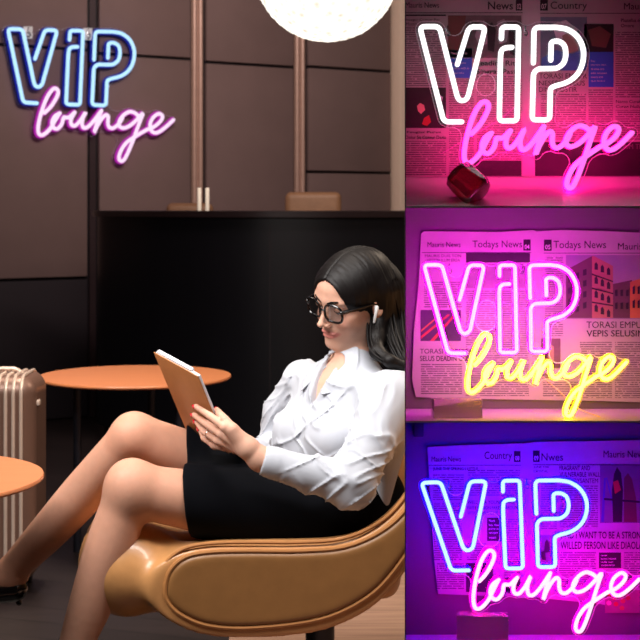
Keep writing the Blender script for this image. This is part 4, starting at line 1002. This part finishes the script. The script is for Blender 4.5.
fl2 = [((m_rd, m_fac3, m_pk)[k % 3], [(x+2.6*math.cos(a), y+2.4*math.sin(a)) for a in np.linspace(0, 5.3, 7)]) for k, (x, y) in enumerate([(609, 594), (614, 598), (620, 594), (616, 604), (623, 601), (609, 603), (628, 598), (622, 608)])]
n3.photo((605, 590, 648, 613), pic('flower_photo_print', (150, 112, 110), (110, 76, 84), 40), fl2)

# ---- the three box signs
def flat(Y): return lambda px, py, o: P(px, py, Y-o)
NYv = np.array([0, -1., 0])
g_w = glow('neon_white', (1, .98, .99), 1.7); g_wb = glow('neon_white_side', (.80, .78, .82), 1.3)
g_p = glow('neon_hot_pink', (1.0, .16, .80), 1.25); g_pb = glow('neon_hot_pink_side', (1.0, .004, .24), 28.0)
g_m = glow('neon_magenta', (1.0, .66, 1.0), 1.35); g_mb = glow('neon_magenta_side', (.96, .0, .92), 34.0)
g_y = glow('neon_yellow', (1.0, .90, .34), 1.5); g_yb = glow('neon_yellow_side', (1.0, .56, .0), 20.0)
g_b = glow('neon_ice_blue', (.50, .80, 1.0), 1.35); g_bb = glow('neon_blue_side', (.0, .0, 1.0), 38.0)
g_p2 = glow('neon_rose', (1.0, .68, .92), 1.35); g_p2b = glow('neon_rose_side', (1.0, .0, .48), 32.0)
neon_sign('white and pink VIP lounge neon sign in the top display box', ident, flat(2.355), NYv, .0038, .0040, g_w, g_wb, g_p, g_pb, True, 6)
neon_sign('magenta and yellow VIP lounge neon sign in the middle display box', warp(TG['magenta']), flat(2.313), NYv, .0026, .0036, g_m, g_mb, g_y, g_yb, True, 4.0)
neon_sign('ice blue and rose VIP lounge neon sign in the bottom display box', warp(TG['blue']), flat(2.325), NYv, .0030, .0038, g_b, g_bb, g_p2, g_p2b, True, 4.5)
def cord(px, Y, m, par_lab):
    o = MB().tube(catmull([P(a, b, y) for (a, b), y in zip(px, Y)], 8), .0006, 6).build('power_cord', m, None, True); return tag(o, par_lab, 'cord')
m_c1 = mat('mauve_cord', (190, 120, 190), .4); m_c2 = mat('amber_cord', (230, 190, 90), .4)
cord([(441, 154), (470, 137), (500, 119), (519, 103)], [2.415]*4, m_c1, 'thin cord running diagonally behind the white and pink neon sign')
cord([(543, 377), (560, 392), (578, 408), (600, 417)], [2.40, 2.38, 2.345, 2.33], m_c2, 'thin amber cord trailing below the magenta and yellow neon sign')
# ---- blocks
m_cr = mat('crystal', (245, 235, 225), .05, var=.02, trans=.82, spec=.8, coat=.5); m_dg = mat('dark_red_glass', (170, 20, 60), .10, var=.05, spec=.7, coat=.5, trans=.55)
def block(label, x0, x1, ytop, Yc, zb, yaw, hd):
    zt2 = P(0, ytop, Yc)[2]; a, b = P(x0, 0, Yc)[0], P(x1, 0, Yc)[0]; c = np.array([(a+b)/2, Yc, (zb+zt2)/2]); Rz = np.array([[math.cos(yaw), -math.sin(yaw), 0], [math.sin(yaw), math.cos(yaw), 0], [0, 0, 1]])
    hx = ((b-a)/2-hd*abs(math.sin(yaw)))/math.cos(yaw)
    return tag(MB().box(c+(0, 0, .0004), (hx, hd, (zt2-zb)/2), Rz).build('crystal_block', m_cr, bevel=.0012), label, 'block', 'crystal blocks before the signs')
block('clear crystal block lit yellow under the script in the middle display box', 431, 482, 398.5, 2.334, zb2, .12, .014)
block('clear crystal block glowing pink at the bottom of the lowest display box', 456, 509, 614, 2.332, zb3, -.10, .014)
q = P(472, 185.5, 2.322); ax_ = np.array([.62, -.45, -.64]); 
m = MB().lathe([(.020, -.030), (.0255, -.026), (.0275, -.010), (.0275, .012), (.0250, .021), (.021, .024)], q+np.array([-.004, 0, .001]), 10, ax_)
zmin = min(v[2] for v in m.V)
o = m.build('glass_paperweight', m_dg, None, bevel=.002); tag(o, 'dark red faceted glass paperweight leaning in the top display box', 'paperweight')
dz = (zb1+.0018+(2.335-FY)/.23*.0487*0)-zmin
cl = MB().box(P(418.5, 429, 2.428), (.0085, .006, .0125)); tag(cl.build('wall_clip', m_boxd, bevel=.002), 'small dark clip fixed in the upper left corner of the bottom display box', 'clip')
q = P(477, 616, 2.33); 
# ================================================================ light and camera
def area(name, loc, tgt, size, power, col, sy=None):
    l = bpy.data.lights.new(name, 'AREA'); l.energy = power; l.color = col; l.shape = 'RECTANGLE'; l.size = size; l.size_y = sy or size
    o = bpy.data.objects.new(name, l); COL.objects.link(o); o.location = loc; o.rotation_euler = (Vector(tgt)-Vector(loc)).to_track_quat('-Z', 'Y').to_euler(); return o
area('added_key_light', (-1.2, 2.6, 2.3), (.0, 3.55, .8), 1.1, 31, (1, .95, .92)).data.spread = R(110)  # added unseen key lamp below the ceiling, lights the woman from front left
area('added_front_light', (.25, 2.62, 2.3), (-.05, 3.5, .8), .9, 12, (1, .95, .92), .25).data.spread = R(120)  # added unseen fill for her face, legs and the chair side
area('added_table_light', (-.9, 4.9, 2.8), (-.8, 4.95, .5), .5, 16, (1, .86, .72)).data.spread = R(90)  # added unseen lamp that brightens the far table and suitcase
area('added_top_light', (.1, 3.6, 2.85), (.05, 3.6, 0), .9, 24, (1, .88, .76))  # added unseen lamp over the armchair
area('added_rear_light', (1.6, 5.2, 2.7), (.2, 3.6, .8), .6, 30, (1, .80, .62))  # added unseen back light aimed at the woman
area('added_wall_light', (.0, 6.4, 2.8), (.0, 9.2, 2.3), 1.6, 62, (1, .85, .77), .3)  # added unseen lamp that brightens the panelled wall; no cove is built
w = bpy.data.worlds.new('room_air'); S.world = w; w.use_nodes = True
w.node_tree.nodes['Background'].inputs[0].default_value = (.8, .8, 1, 1); w.node_tree.nodes['Background'].inputs[1].default_value = .02
cam = bpy.data.cameras.new('camera'); co = bpy.data.objects.new('camera', cam); COL.objects.link(co); S.camera = co
co.location = (0, 0, CZ); co.rotation_euler = (math.pi/2, 0, 0); cam.sensor_width = 36; cam.lens = F/640*36; cam.shift_y = (HY-320)/640
cam.clip_start = .05; cam.dof.use_dof = True; cam.dof.focus_distance = 2.9; cam.dof.aperture_fstop = 13
S.view_settings.view_transform = 'Standard'; S.view_settings.look = 'None'; S.view_settings.exposure = 0; S.view_settings.gamma = 1; S.view_settings.use_curve_mapping = False
